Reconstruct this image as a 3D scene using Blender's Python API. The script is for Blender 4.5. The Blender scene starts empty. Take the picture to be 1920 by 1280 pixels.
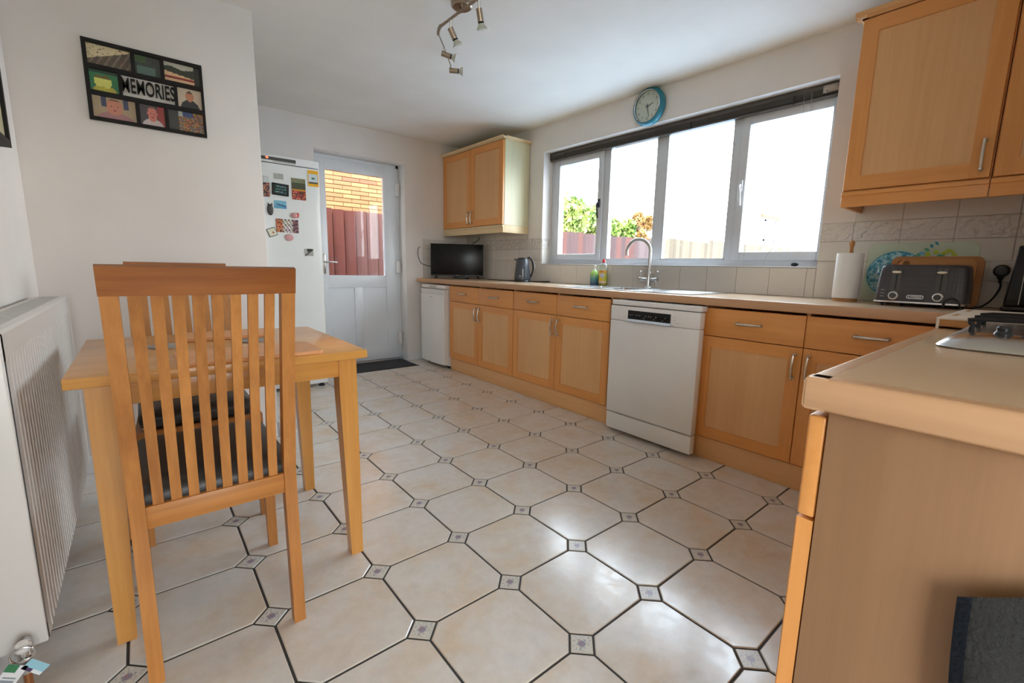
import bpy, bmesh, math, random
from mathutils import Vector, Matrix
random.seed(7)
R = math.radians
SC = bpy.context.scene
COL = SC.collection

# ------------------------------------------------------------------ camera, world, sun, exposure
FL, YAW, PIT, ROL = 848.59, .7030, -.1585, .0224
CAMP = Vector((-.5346, -1.0505, 1.0269))
_f = Vector((math.sin(YAW) * math.cos(PIT), math.cos(YAW) * math.cos(PIT), math.sin(PIT)))
_r0 = Vector((math.cos(YAW), -math.sin(YAW), 0)); _u0 = _r0.cross(_f)
_r = _r0 * math.cos(ROL) + _u0 * math.sin(ROL); _u = -_r0 * math.sin(ROL) + _u0 * math.cos(ROL)
cd = bpy.data.cameras.new('camera'); cam = bpy.data.objects.new('camera', cd); COL.objects.link(cam)
m = Matrix(((_r.x, _u.x, -_f.x), (_r.y, _u.y, -_f.y), (_r.z, _u.z, -_f.z))).to_4x4(); m.translation = CAMP
cam.matrix_world = m
cd.sensor_width = 36; cd.sensor_fit = 'HORIZONTAL'; cd.lens = FL / 1920 * 36
cd.shift_x = -21.7 / 1920; cd.shift_y = -2.5 / 1920; cd.clip_start = .02; cd.clip_end = 200
SC.camera = cam

w = bpy.data.worlds.new('world'); SC.world = w; w.use_nodes = True
wn = w.node_tree.nodes; wl = w.node_tree.links
bg = wn['Background']; bg.inputs[1].default_value = 6.5
tc = wn.new('ShaderNodeTexCoord'); sp = wn.new('ShaderNodeSeparateXYZ'); mr = wn.new('ShaderNodeMapRange')
rp = wn.new('ShaderNodeValToRGB')
wl.new(tc.outputs['Generated'], sp.inputs[0]); wl.new(sp.outputs[2], mr.inputs[0]); wl.new(mr.outputs[0], rp.inputs[0]); wl.new(rp.outputs[0], bg.inputs[0])
mr.inputs[1].default_value = -.05; mr.inputs[2].default_value = .9
rp.color_ramp.elements[0].color = (.93, .96, 1, 1); rp.color_ramp.elements[1].color = (.66, .81, 1, 1)

sd = bpy.data.lights.new('sun', 'SUN'); sun = bpy.data.objects.new('sun', sd); COL.objects.link(sun)
sd.energy = 4; sd.angle = R(1.0); sd.color = (1, .93, .8)
sun.rotation_euler = Vector((-.30, -.75, .62)).to_track_quat('Z', 'Y').to_euler()

SC.view_settings.view_transform = 'Standard'; SC.view_settings.look = 'None'
SC.view_settings.exposure = 1.25; SC.view_settings.gamma = 1; SC.view_settings.use_curve_mapping = False
SC.cycles.use_denoising = True
SC.cycles.max_bounces = 14; SC.cycles.diffuse_bounces = 8; SC.cycles.glossy_bounces = 5
SC.cycles.transparent_max_bounces = 12; SC.cycles.transmission_bounces = 6
SC.cycles.sample_clamp_indirect = 8; SC.cycles.caustics_reflective = False; SC.cycles.caustics_refractive = False

def portal(name, loc, sx, sy, normal):
    l = bpy.data.lights.new(name, 'AREA'); l.shape = 'RECTANGLE'; l.size = sx; l.size_y = sy; l.cycles.is_portal = True
    o = bpy.data.objects.new(name, l); COL.objects.link(o); o.location = loc
    o.rotation_euler = Vector(normal).to_track_quat('-Z', 'Y').to_euler()
portal('window_portal', (2.62, 1.02, 1.56), 2.4, 1.1, (-1, 0, 0))
portal('door_portal', (1.18, 3.70, 1.4), .62, 1.05, (0, -1, 0))
portal('rear_portal', (-.35, -3.28, 1.15), .9, 2.0, (0, 1, 0))
portal('side_portal', (-1.1, -2.4, 1.2), 1.4, 2.0, (1, 0, 0))

# ------------------------------------------------------------------ constants of the room
ZC = 2.31; XL = -.88; XW = 2.40; YB = 3.45; YN = -1.47; YP = 1.86; YR = -3.2
G = .3205; ZT = .895

# ------------------------------------------------------------------ materials
MATS = {}
def srgb(r, g, b):
    f = lambda c: c / 12.92 if c <= .04045 else ((c + .055) / 1.055) ** 2.4
    return (f(r / 255), f(g / 255), f(b / 255), 1)
def nmat(name):
    mt = bpy.data.materials.new(name); mt.use_nodes = True; MATS[name] = mt
    return mt, mt.node_tree.nodes, mt.node_tree.links, mt.node_tree.nodes['Principled BSDF']
def setp(p, col=None, rough=.5, metal=0, **k):
    if col is not None: p.inputs['Base Color'].default_value = col
    p.inputs['Roughness'].default_value = rough; p.inputs['Metallic'].default_value = metal
    for a, v in k.items(): p.inputs[a.replace('_', ' ')].default_value = v
def bump(n, l, p, src, strength=.1, dist=.002):
    b = n.new('ShaderNodeBump'); b.inputs['Strength'].default_value = strength; b.inputs['Distance'].default_value = dist
    l.new(src, b.inputs['Height']); l.new(b.outputs[0], p.inputs['Normal']); return b
def noise(n, l, scale=5, detail=4, rough=.5, vec=None, mapping=None, dist=0):
    t = n.new('ShaderNodeTexNoise'); t.inputs['Scale'].default_value = scale; t.inputs['Detail'].default_value = detail
    t.inputs['Roughness'].default_value = rough; t.inputs['Distortion'].default_value = dist
    if vec is None:
        g = n.new('ShaderNodeNewGeometry'); vec = g.outputs['Position']
    if mapping:
        mp = n.new('ShaderNodeMapping'); mp.inputs['Scale'].default_value = mapping; l.new(vec, mp.inputs[0]); vec = mp.outputs[0]
    l.new(vec, t.inputs['Vector']); return t
def ramp(n, l, src, stops):
    r = n.new('ShaderNodeValToRGB'); e = r.color_ramp.elements
    while len(e) < len(stops): e.new(.5)
    for i, (p, c) in enumerate(stops): e[i].position = p; e[i].color = c
    l.new(src, r.inputs[0]); return r
def plain(name, col, rough=.5, metal=0, bumps=None, **k):
    mt, n, l, p = nmat(name); setp(p, col, rough, metal, **k)
    t = noise(n, l, 3, 3, mapping=(1, 1, 1))
    mx = n.new('ShaderNodeMixRGB'); mx.blend_type = 'MULTIPLY'; mx.inputs[0].default_value = 1; mx.inputs[1].default_value = col
    rr = ramp(n, l, t.outputs[0], [(.3, (.94, .94, .94, 1)), (.7, (1, 1, 1, 1))]); l.new(rr.outputs[0], mx.inputs[2]); l.new(mx.outputs[0], p.inputs['Base Color'])
    if bumps:
        t2 = noise(n, l, bumps[0], 4); bump(n, l, p, t2.outputs[0], bumps[1], bumps[2] if len(bumps) > 2 else .002)
    return mt
def wood(name, c1, c2, axis='z', rough=.4, fine=60, coarse=6, coat=.0, contrast=1.0):
    mt, n, l, p = nmat(name); setp(p, c1, rough); p.inputs['Coat Weight'].default_value = coat; p.inputs['Coat Roughness'].default_value = .15
    g = n.new('ShaderNodeNewGeometry'); oi = n.new('ShaderNodeObjectInfo'); ad = n.new('ShaderNodeVectorMath'); ad.operation = 'ADD'
    sc_ = n.new('ShaderNodeVectorMath'); sc_.operation = 'SCALE'; sc_.inputs['Scale'].default_value = 9.0
    cb = n.new('ShaderNodeCombineXYZ'); l.new(oi.outputs['Random'], cb.inputs[0]); l.new(oi.outputs['Random'], cb.inputs[1]); l.new(cb.outputs[0], sc_.inputs[0])
    l.new(g.outputs['Position'], ad.inputs[0]); l.new(sc_.outputs[0], ad.inputs[1]); v = ad.outputs[0]
    k = {'x': (.04, 1, 1), 'y': (1, .04, 1), 'z': (1, 1, .04)}[axis]
    t1 = noise(n, l, fine, 5, .65, vec=v, mapping=k); t2 = noise(n, l, coarse, 3, .5, vec=v, mapping=tuple(q if q < 1 else 1 for q in [a * 2.5 if a < 1 else 1 for a in k]), dist=.6)
    a = n.new('ShaderNodeMath'); a.operation = 'MULTIPLY_ADD'; l.new(t1.outputs[0], a.inputs[0]); a.inputs[1].default_value = .45; 
    b = n.new('ShaderNodeMath'); b.operation = 'MULTIPLY'; l.new(t2.outputs[0], b.inputs[0]); b.inputs[1].default_value = .55; l.new(b.outputs[0], a.inputs[2])
    h = .14 / contrast
    r = ramp(n, l, a.outputs[0], [(.5 - h, c1), (.5 + h, c2)]); l.new(r.outputs[0], p.inputs['Base Color'])
    bump(n, l, p, t1.outputs[0], .08, .001)
    return mt
def glassy(name, tint=(1, 1, 1, 1), rough=0.0, ior=1.5):
    mt, n, l, p = nmat(name); out = n['Material Output']; n.remove(p)
    tr = n.new('ShaderNodeBsdfTransparent'); tr.inputs[0].default_value = tint
    gl = n.new('ShaderNodeBsdfGlossy'); gl.inputs['Roughness'].default_value = rough
    fr = n.new('ShaderNodeFresnel'); fr.inputs[0].default_value = ior; mx = n.new('ShaderNodeMixShader')
    ge = n.new('ShaderNodeNewGeometry'); iv = n.new('ShaderNodeMath'); iv.operation = 'SUBTRACT'; iv.inputs[0].default_value = 1; l.new(ge.outputs['Backfacing'], iv.inputs[1])
    ml = n.new('ShaderNodeMath'); ml.operation = 'MULTIPLY'; l.new(fr.outputs[0], ml.inputs[0]); l.new(iv.outputs[0], ml.inputs[1])
    l.new(ml.outputs[0], mx.inputs[0]); l.new(tr.outputs[0], mx.inputs[1]); l.new(gl.outputs[0], mx.inputs[2]); l.new(mx.outputs[0], out.inputs[0]); return mt

plain('wall_paint', (.76, .715, .675, 1), .85, bumps=(60, .05))
plain('ceiling_paint', (.85, .82, .76, 1), .9, bumps=(40, .04))
plain('white_trim', (.72, .73, .74, 1), .35)
plain('upvc', (.62, .63, .65, 1), .3)
plain('radiator_white', (.70, .68, .65, 1), .3)
plain('appliance_white', (.80, .78, .75, 1), .2)
plain('fridge_white', (.78, .80, .78, 1), .25)
plain('upvc_door', (.74, .78, .82, 1), .3)
plain('dark_plastic', (.012, .012, .013, 1), .35)
plain('black_satin', (.009, .007, .006, 1), .6, Specular_IOR_Level=.25)
plain('black_screen', (.008, .008, .008, 1), .25, Specular_IOR_Level=.3)
plain('rubber', (.02, .02, .02, 1), .7)
plain('grout_dark', (.050, .048, .048, 1), .8)
plain('grout_light', (.42, .38, .33, 1), .8)
plain('charcoal_seat', (.030, .026, .024, 1), .42, bumps=(120, .15))
plain('mat_grey', (.045, .045, .05, 1), .95, bumps=(300, .6))
plain('towel_grey', (.055, .053, .050, 1), .95, bumps=(220, .8, .004))
plain('towel_navy', (.012, .018, .028, 1), .95, bumps=(220, .8, .004))
plain('paper_white', (.78, .77, .74, 1), .9, bumps=(90, .2))
plain('teal', (.02, .20, .27, 1), .3)
plain('clock_face', (.62, .60, .50, 1), .5)
plain('ink', (.02, .02, .018, 1), .5)
plain('kettle_grey', (.055, .062, .075, 1), .28)
plain('toaster_grey', (.075, .070, .068, 1), .3)
plain('lever_gleam', (.85, .78, .62, 1), .2)  # pale colour stands in for the bright reflection of chrome levers
plain('red_plastic', (.6, .02, .02, 1), .35)
plain('white_plastic', (.75, .74, .72, 1), .35)
plain('magnet_pink', (.62, .33, .33, 1), .5)
plain('magnet_red', (.55, .08, .05, 1), .4)
plain('magnet_dark', (.06, .055, .05, 1), .5)
plain('label_grey', (.40, .39, .37, 1), .5)
plain('coaster_grey', (.30, .28, .26, 1), .6)
plain('brick', (.24, .105, .040, 1), .9, bumps=(60, .5))
plain('mortar', (.17, .095, .045, 1), .95)
plain('paving', (.42, .50, .60, 1), .9, bumps=(30, .3))
plain('render_cream', (.75, .66, .55, 1), .9)
plain('brown_top', (.62, .52, .42, 1), .4)
def met(name, col, rough): plain(name, col, rough, 1.0)
met('chrome', (.72, .73, .75, 1), .12); met('brushed', (.50, .48, .45, 1), .3); met('steel', (.62, .63, .64, 1), .22)
met('bronze_nickel', (.40, .32, .245, 1), .32); met('pewter', (.66, .60, .52, 1), .26); met('aluminium', (.55, .55, .54, 1), .35); met('copper', (.5, .22, .1, 1), .35)
for ax in 'xyz':
    wood('beech_' + ax, (.66, .275, .066, 1), (.77, .34, .095, 1), ax, .38, coat=.1)
    wood('maple_' + ax, (.66, .355, .145, 1), (.75, .43, .192, 1), ax, .42, coat=.05)
    wood('chair_' + ax, (.36, .135, .026, 1), (.60, .255, .062, 1), ax, .42, coat=.06)
    wood('table_' + ax, (.52, .225, .045, 1), (.68, .34, .085, 1), ax, .30, coat=.3)
wood('pale_maple', (.66, .49, .27, 1), (.74, .58, .34, 1), 'y', .42)
wood('chair_rail', (.24, .070, .010, 1), (.40, .140, .026, 1), 'x', .42, coat=.06)
wood('garden_tint_panel', (.56, .52, .32, 1), (.66, .62, .42, 1), 'z', .42)  # green tint of garden light put into the wood colour
wood('end_panel', (.29, .155, .075, 1), (.37, .205, .105, 1), 'z', .45, fine=40, coarse=5)
wood('worktop_edge', (.48, .27, .14, 1), (.56, .33, .18, 1), 'y', .32, fine=50)
wood('board_wood', (.36, .14, .035, 1), (.52, .24, .065, 1), 'y', .5)
wood('placemat_wood', (.66, .30, .12, 1), (.78, .40, .19, 1), 'x', .45)
wood('fence_brown', (.026, .010, .009, 1), (.052, .021, .019, 1), 'z', .85, fine=30)  # darker copy for the shaded stretch: shade put into the board colour
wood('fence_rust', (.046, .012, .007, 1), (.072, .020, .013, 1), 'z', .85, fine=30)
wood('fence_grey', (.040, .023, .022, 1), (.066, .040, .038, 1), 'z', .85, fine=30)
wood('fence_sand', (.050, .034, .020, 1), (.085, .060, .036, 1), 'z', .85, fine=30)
wood('fence_near', (.13, .030, .018, 1), (.19, .05, .032, 1), 'z', .85, fine=30)  # lighter copy behind the door, makes up for the house shade
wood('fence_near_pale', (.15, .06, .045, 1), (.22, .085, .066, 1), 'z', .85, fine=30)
wood('fence_sunlit', (.070, .050, .030, 1), (.12, .090, .058, 1), 'z', .85, fine=30)  # paler copy for the sunlit stretch: sunlight put into the board colour
# worktop laminate
mt, n, l, p = nmat('worktop'); setp(p, rough=.22)
t = noise(n, l, 260, 3, .7); t2 = noise(n, l, 4, 4)
a = n.new('ShaderNodeMath'); a.operation = 'ADD'; l.new(t.outputs[0], a.inputs[0]); l.new(t2.outputs[0], a.inputs[1])
r_ = ramp(n, l, a.outputs[0], [(.35, (.54, .36, .215, 1)), (.65, (.61, .42, .265, 1))]); r_.color_ramp.elements[0].position = .42
l.new(r_.outputs[0], p.inputs['Base Color']); bump(n, l, p, t2.outputs[0], .05)
# floor tile: mottled cream, glossy with a slightly patchy glaze
mt, n, l, p = nmat('floor_tile'); setp(p, rough=.3, IOR=1.62)
oi = n.new('ShaderNodeObjectInfo'); g_ = n.new('ShaderNodeNewGeometry')
cb = n.new('ShaderNodeCombineXYZ'); mu = n.new('ShaderNodeMath'); mu.operation = 'MULTIPLY'; mu.inputs[1].default_value = 37; l.new(oi.outputs['Random'], mu.inputs[0]); l.new(mu.outputs[0], cb.inputs[2])
ad = n.new('ShaderNodeVectorMath'); ad.operation = 'ADD'; l.new(g_.outputs['Position'], ad.inputs[0]); l.new(cb.outputs[0], ad.inputs[1])
t1 = noise(n, l, 5.5, 6, .62, vec=ad.outputs[0], dist=.3); t2 = noise(n, l, 26, 5, .7, vec=ad.outputs[0]); t3 = noise(n, l, 3.2, 3, .5, vec=ad.outputs[0])
r1 = ramp(n, l, t1.outputs[0], [(.28, (.69, .55, .40, 1)), (.43, (.70, .62, .53, 1)), (.58, (.72, .68, .63, 1)), (.75, (.67, .65, .62, 1))])
r2 = ramp(n, l, t2.outputs[0], [(.30, (.90, .90, .90, 1)), (.6, (1, 1, 1, 1))])
mx = n.new('ShaderNodeMixRGB'); mx.blend_type = 'MULTIPLY'; mx.inputs[0].default_value = .8; l.new(r1.outputs[0], mx.inputs[1]); l.new(r2.outputs[0], mx.inputs[2]); l.new(mx.outputs[0], p.inputs['Base Color'])
rr = n.new('ShaderNodeMapRange'); l.new(t2.outputs[0], rr.inputs[0]); rr.inputs[1].default_value = .3; rr.inputs[2].default_value = .7; rr.inputs[3].default_value = .13; rr.inputs[4].default_value = .27; l.new(rr.outputs[0], p.inputs['Roughness'])
bump(n, l, p, t3.outputs[0], .25, .006)
# wall tile and relief border
mt, n, l, p = nmat('wall_tile'); setp(p, (.66, .62, .56, 1), .22)
t = noise(n, l, 12, 3); bump(n, l, p, t.outputs[0], .12, .004)
mt, n, l, p = nmat('border_tile'); setp(p, (.67, .63, .57, 1), .25)
t = n.new('ShaderNodeTexWave'); t.wave_type = 'BANDS'; t.bands_direction = 'DIAGONAL'; t.inputs['Scale'].default_value = 9; t.inputs['Distortion'].default_value = 9; t.inputs['Detail'].default_value = 2; t.inputs['Detail Scale'].default_value = 2.2
g_ = n.new('ShaderNodeNewGeometry'); l.new(g_.outputs['Position'], t.inputs[0]); bump(n, l, p, t.outputs[0], .9, .006)
# vertex colour print
mt, n, l, p = nmat('print'); setp(p, rough=.35); at_ = n.new('ShaderNodeAttribute'); at_.attribute_name = 'ink'; l.new(at_.outputs['Color'], p.inputs['Base Color'])
mt, n, l, p = nmat('glossy_print'); setp(p, rough=.2); at_ = n.new('ShaderNodeAttribute'); at_.attribute_name = 'ink'; l.new(at_.outputs['Color'], p.inputs['Base Color'])
mt, n, l, p = nmat('album_print'); setp(p, rough=.4); at_ = n.new('ShaderNodeAttribute'); at_.attribute_name = 'ink'; gm_ = n.new('ShaderNodeGamma'); gm_.inputs[1].default_value = 1.25; l.new(at_.outputs['Color'], gm_.inputs[0]); l.new(gm_.outputs[0], p.inputs['Base Color'])
glassy('pane_glass', (.96, .98, .97, 1)); glassy('frost_glass', (.95, .98, .95, 1), .08)
glassy('clear_plastic', (.93, .95, .94, 1), .02)
mt, n, l, p = nmat('yellow_liquid'); setp(p, (.62, .62, .02, 1), .12, Transmission_Weight=.35)
mt, n, l, p = nmat('gradient_bottle'); setp(p, rough=.12)
tc_ = n.new('ShaderNodeNewGeometry'); s_ = n.new('ShaderNodeSeparateXYZ'); l.new(tc_.outputs['Position'], s_.inputs[0]); q = n.new('ShaderNodeMapRange'); l.new(s_.outputs[2], q.inputs[0]); q.inputs[1].default_value = ZT; q.inputs[2].default_value = ZT + .13
r_ = ramp(n, l, q.outputs[0], [(.0, (.05, .06, .22, 1)), (.45, (.10, .30, .28, 1)), (.8, (.35, .60, .12, 1)), (1, (.5, .75, .3, 1))]); l.new(r_.outputs[0], p.inputs['Base Color'])
mt, n, l, p = nmat('leaf'); setp(p, rough=.55)
oi = n.new('ShaderNodeNewGeometry'); t = noise(n, l, 1.6, 3); t2 = noise(n, l, 14, 2); a = n.new('ShaderNodeMath'); a.operation = 'MULTIPLY_ADD'; l.new(t2.outputs[0], a.inputs[0]); a.inputs[1].default_value = .6; l.new(t.outputs[0], a.inputs[2])
r_ = ramp(n, l, a.outputs[0], [(.55, (.03, .07, .015, 1)), (.74, (.13, .21, .035, 1)), (.95, (.34, .38, .10, 1))]); l.new(r_.outputs[0], p.inputs['Base Color'])
mt, n, l, p = nmat('leaf_amber'); setp(p, rough=.55); t = noise(n, l, 6, 3)
r_ = ramp(n, l, t.outputs[0], [(.3, (.22, .09, .02, 1)), (.7, (.45, .28, .09, 1))]); l.new(r_.outputs[0], p.inputs['Base Color'])
plain('bark', (.12, .08, .05, 1), .9)
mt, n, l, p = nmat('red_led'); setp(p, (.8, .05, .02, 1), .3); p.inputs['Emission Color'].default_value = (1, .10, .04, 1); p.inputs['Emission Strength'].default_value = 1.5
mt, n, l, p = nmat('lens_glass'); setp(p, (.8, .85, .75, 1), .12, Metallic=.0) if False else setp(p, (.55, .56, .50, 1), .12)

# ------------------------------------------------------------------ mesh builder
class MB:
    def __init__(s): s.bm = bmesh.new()
    def _merge(s, t):
        me = bpy.data.meshes.new('t'); t.to_mesh(me); t.free(); s.bm.from_mesh(me); bpy.data.meshes.remove(me)
    def box(s, a, b, bev=0, seg=2, rot=None, at=None):
        a, b = Vector(a), Vector(b); t = bmesh.new(); bmesh.ops.create_cube(t, size=1)
        c = (a + b) / 2; d = b - a
        for v in t.verts: v.co = Vector((v.co.x * d.x, v.co.y * d.y, v.co.z * d.z)) + c
        if bev: bmesh.ops.bevel(t, geom=t.edges[:], offset=min(bev, .49 * min(abs(q) for q in d)), segments=seg, affect='EDGES', profile=.5)
        if rot is not None: bmesh.ops.rotate(t, verts=t.verts, cent=Vector(at) if at is not None else c, matrix=rot)
        s._merge(t); return s
    def hexa(s, pts, bev=0, seg=2):
        # 8 points: bottom 4 (ccw), top 4
        t = bmesh.new(); v = [t.verts.new(p) for p in pts]
        for f in ((0, 3, 2, 1), (4, 5, 6, 7), (0, 1, 5, 4), (1, 2, 6, 5), (2, 3, 7, 6), (3, 0, 4, 7)): t.faces.new([v[i] for i in f])
        if bev: bmesh.ops.bevel(t, geom=t.edges[:], offset=bev, segments=seg, affect='EDGES', profile=.5)
        bmesh.ops.recalc_face_normals(t, faces=t.faces); s._merge(t); return s
    def prism(s, poly, vec, bev=0, seg=1):
        t = bmesh.new(); vec = Vector(vec); a = [t.verts.new(p) for p in poly]; b = [t.verts.new(Vector(p) + vec) for p in poly]; k = len(poly)
        t.faces.new(a); t.faces.new(b[::-1])
        for i in range(k): t.faces.new((a[i], b[i], b[(i + 1) % k], a[(i + 1) % k]))
        bmesh.ops.recalc_face_normals(t, faces=t.faces)
        if bev: bmesh.ops.bevel(t, geom=t.edges[:], offset=bev, segments=seg, affect='EDGES', profile=.5)
        s._merge(t); return s
    def cyl(s, a, b, r1, r2=None, n=20, cap=True):
        a, b = Vector(a), Vector(b); r2 = r1 if r2 is None else r2; d = b - a; L = d.length
        t = bmesh.new(); bmesh.ops.create_cone(t, cap_ends=cap, segments=n, radius1=r1, radius2=r2, depth=L)
        M = Matrix.Translation((a + b) / 2) @ d.to_track_quat('Z', 'Y').to_matrix().to_4x4(); bmesh.ops.transform(t, matrix=M, verts=t.verts); s._merge(t); return s
    def sph(s, c, r, sc=(1, 1, 1), n=16):
        t = bmesh.new(); bmesh.ops.create_uvsphere(t, u_segments=n, v_segments=max(6, n // 2), radius=r)
        for v in t.verts: v.co = Vector((v.co.x * sc[0], v.co.y * sc[1], v.co.z * sc[2])) + Vector(c)
        s._merge(t); return s
    def lathe(s, prof, c=(0, 0, 0), axis=(0, 0, 1), n=28):
        t = bmesh.new(); rings = []
        Q = Vector(axis).to_track_quat('Z', 'Y').to_matrix() if tuple(axis) != (0, 0, 1) else Matrix.Identity(3)
        for r, z in prof:
            rings.append([t.verts.new(Q @ Vector((r * math.cos(2 * math.pi * i / n), r * math.sin(2 * math.pi * i / n), z)) + Vector(c)) for i in range(n)] if r > 1e-6 else [t.verts.new(Q @ Vector((0, 0, z)) + Vector(c))])
        for A, B in zip(rings, rings[1:]):
            for i in range(n):
                j = (i + 1) % n
                if len(A) == 1 and len(B) == 1: continue
                if len(A) == 1: t.faces.new((A[0], B[j], B[i]))
                elif len(B) == 1: t.faces.new((A[i], A[j], B[0]))
                else: t.faces.new((A[i], A[j], B[j], B[i]))
        bmesh.ops.recalc_face_normals(t, faces=t.faces); s._merge(t); return s
    def tube(s, pts, r, n=10, sub=1):
        P = [Vector(p) for p in pts]
        if sub > 1:
            Q = []
            for i in range(len(P) - 1):
                p0 = P[max(i - 1, 0)]; p1 = P[i]; p2 = P[i + 1]; p3 = P[min(i + 2, len(P) - 1)]
                for k in range(sub):
                    u = k / sub; Q.append(.5 * ((2 * p1) + (p2 - p0) * u + (2 * p0 - 5 * p1 + 4 * p2 - p3) * u * u + (3 * p1 - p0 - 3 * p2 + p3) * u ** 3))
            P = Q + [P[-1]]
        t = bmesh.new(); rings = []; up = Vector((0, 0, 1)); nrm = None
        rad = r if callable(r) else (lambda u: r)
        for i, p_ in enumerate(P):
            d = (P[min(i + 1, len(P) - 1)] - P[max(i - 1, 0)]).normalized()
            if nrm is None: nrm = d.orthogonal().normalized()
            nrm = (nrm - d * nrm.dot(d)).normalized(); bn = d.cross(nrm); rr_ = rad(i / max(1, len(P) - 1))
            rings.append([t.verts.new(p_ + (nrm * math.cos(2 * math.pi * k / n) + bn * math.sin(2 * math.pi * k / n)) * rr_) for k in range(n)])
        for A, B in zip(rings, rings[1:]):
            for i in range(n): j = (i + 1) % n; t.faces.new((A[i], A[j], B[j], B[i]))
        t.faces.new(rings[0][::-1]); t.faces.new(rings[-1]); bmesh.ops.recalc_face_normals(t, faces=t.faces); s._merge(t); return s
    def loft(s, rings, cap=True):
        t = bmesh.new(); V = [[t.verts.new(p) for p in r] for r in rings]; k = len(rings[0])
        for A, B in zip(V, V[1:]):
            for i in range(k): j = (i + 1) % k; t.faces.new((A[i], A[j], B[j], B[i]))
        if cap: t.faces.new(V[0][::-1]); t.faces.new(V[-1])
        bmesh.ops.recalc_face_normals(t, faces=t.faces); s._merge(t); return s
def rrect(cx, cy, z, hx, hy, r, n=5):
    o = []
    for qx, qy, a0 in ((1, 1, 0), (-1, 1, 90), (-1, -1, 180), (1, -1, 270)):
        for i in range(n + 1):
            a = R(a0 + 90 * i / n); o.append((cx + qx * (hx - r) + r * math.cos(a), cy + qy * (hy - r) + r * math.sin(a), z))
    return o
def root_of(o):
    while o.parent: o = o.parent
    return o
def fin(me, mat, smooth=True, ang=32):
    me.materials.append(MATS[mat])
    if smooth:
        me.polygons.foreach_set('use_smooth', [True] * len(me.polygons)); me.set_sharp_from_angle(angle=R(ang))
def part(name, mb, mat, parent=None, local=False, smooth=True, label=None, ang=32):
    me = bpy.data.meshes.new(name)
    if parent is not None and not local:
        L = root_of(parent).location; bmesh.ops.translate(mb.bm, verts=mb.bm.verts, vec=-L)
    mb.bm.to_mesh(me); mb.bm.free(); fin(me, mat, smooth, ang)
    o = bpy.data.objects.new(name, me); COL.objects.link(o)
    if parent is not None: o.parent = parent
    if label: o['label'] = label
    return o
def tag(o, label, cat, group=None):
    o['label'] = label; o['category'] = cat
    if group: o['group'] = group
    return o
def thing(name, label, cat, loc=(0, 0, 0), rz=0, group=None):
    o = bpy.data.objects.new(name, None); o.empty_display_size = .05; COL.objects.link(o); o.location = loc; o.rotation_euler = (0, 0, rz)
    return tag(o, label, cat, group)
def struct(name, mb, mat, parent=None, **k):
    o = part(name, mb, mat, parent, **k)
    if parent is None: o['kind'] = 'structure'
    return o
def single(name, mb, mat, label, cat, group=None, base=None, **k):
    # a thing that is one mesh, origin at its base
    if base is None:
        xs = [v.co for v in mb.bm.verts]; base = (sum(v.x for v in xs) / len(xs), sum(v.y for v in xs) / len(xs), min(v.z for v in xs))
    bmesh.ops.translate(mb.bm, verts=mb.bm.verts, vec=-Vector(base)); o = part(name, mb, mat, **k); o.location = base
    return tag(o, label, cat, group)
def share(name, me, parent, loc=(0, 0, 0), label=None):
    o = bpy.data.objects.new(name, me); COL.objects.link(o); o.location = loc
    if parent is not None: o.parent = parent
    if label: o['label'] = label
    return o
def text_mb(txt, size, depth, M, align='CENTER', shear=0, bold=0):
    cu = bpy.data.curves.new('txt', 'FONT'); cu.body = txt; cu.size = size; cu.extrude = depth; cu.offset = bold; cu.align_x = align; cu.align_y = 'CENTER'; cu.shear = shear
    o = bpy.data.objects.new('txt', cu); COL.objects.link(o); dg = bpy.context.evaluated_depsgraph_get(); dg.update()
    me = bpy.data.meshes.new_from_object(o.evaluated_get(dg)); mb = MB(); mb.bm.from_mesh(me); bmesh.ops.transform(mb.bm, matrix=M, verts=mb.bm.verts)
    bpy.data.objects.remove(o); bpy.data.curves.remove(cu); bpy.data.meshes.remove(me); return mb
def frame_matrix(origin, xdir, ydir):
    x = Vector(xdir).normalized(); y = Vector(ydir).normalized(); z = x.cross(y); M = Matrix((x, y, z)).transposed().to_4x4(); M.translation = Vector(origin); return M
def print_mesh(name, M, wd, ht, fn, nx=24, ny=16, parent=None, mat='print', thick=.0015, label=None):
    """a printed sheet: a thin slab whose front carries per-face colours fn(u,v); centre at M, x right, y up, z out"""
    bm = bmesh.new(); lay = bm.loops.layers.float_color.new('ink'); V = {}
    for j in range(ny + 1):
        for i in range(nx + 1): V[i, j] = bm.verts.new(M @ Vector(((i / nx - .5) * wd, (j / ny - .5) * ht, thick)))
    for j in range(ny):
        for i in range(nx):
            f = bm.faces.new((V[i, j], V[i + 1, j], V[i + 1, j + 1], V[i, j + 1])); c = fn((i + .5) / nx, (j + .5) / ny)
            c = srgb(*c)
            for lp in f.loops: lp[lay] = c
    a = [bm.verts.new(M @ Vector((x * wd / 2, y * ht / 2, 0))) for x, y in ((-1, -1), (1, -1), (1, 1), (-1, 1))]
    fs = [bm.faces.new(a[::-1])]
    e = [[V[i, 0] for i in range(nx + 1)], [V[nx, j] for j in range(ny + 1)], [V[nx - i, ny] for i in range(nx + 1)], [V[0, ny - j] for j in range(ny + 1)]]
    for k in range(4): fs.append(bm.faces.new([a[k], a[(k + 1) % 4]] + e[k][::-1]))
    for f in fs:
        for lp in f.loops: lp[lay] = (.6, .6, .6, 1)
    if parent is not None: bmesh.ops.translate(bm, verts=bm.verts, vec=-root_of(parent).location)
    me = bpy.data.meshes.new(name); bm.to_mesh(me); bm.free(); me.materials.append(MATS[mat])
    o = bpy.data.objects.new(name, me); COL.objects.link(o)
    if parent is not None: o.parent = parent
    if label: o['label'] = label
    return o
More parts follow.
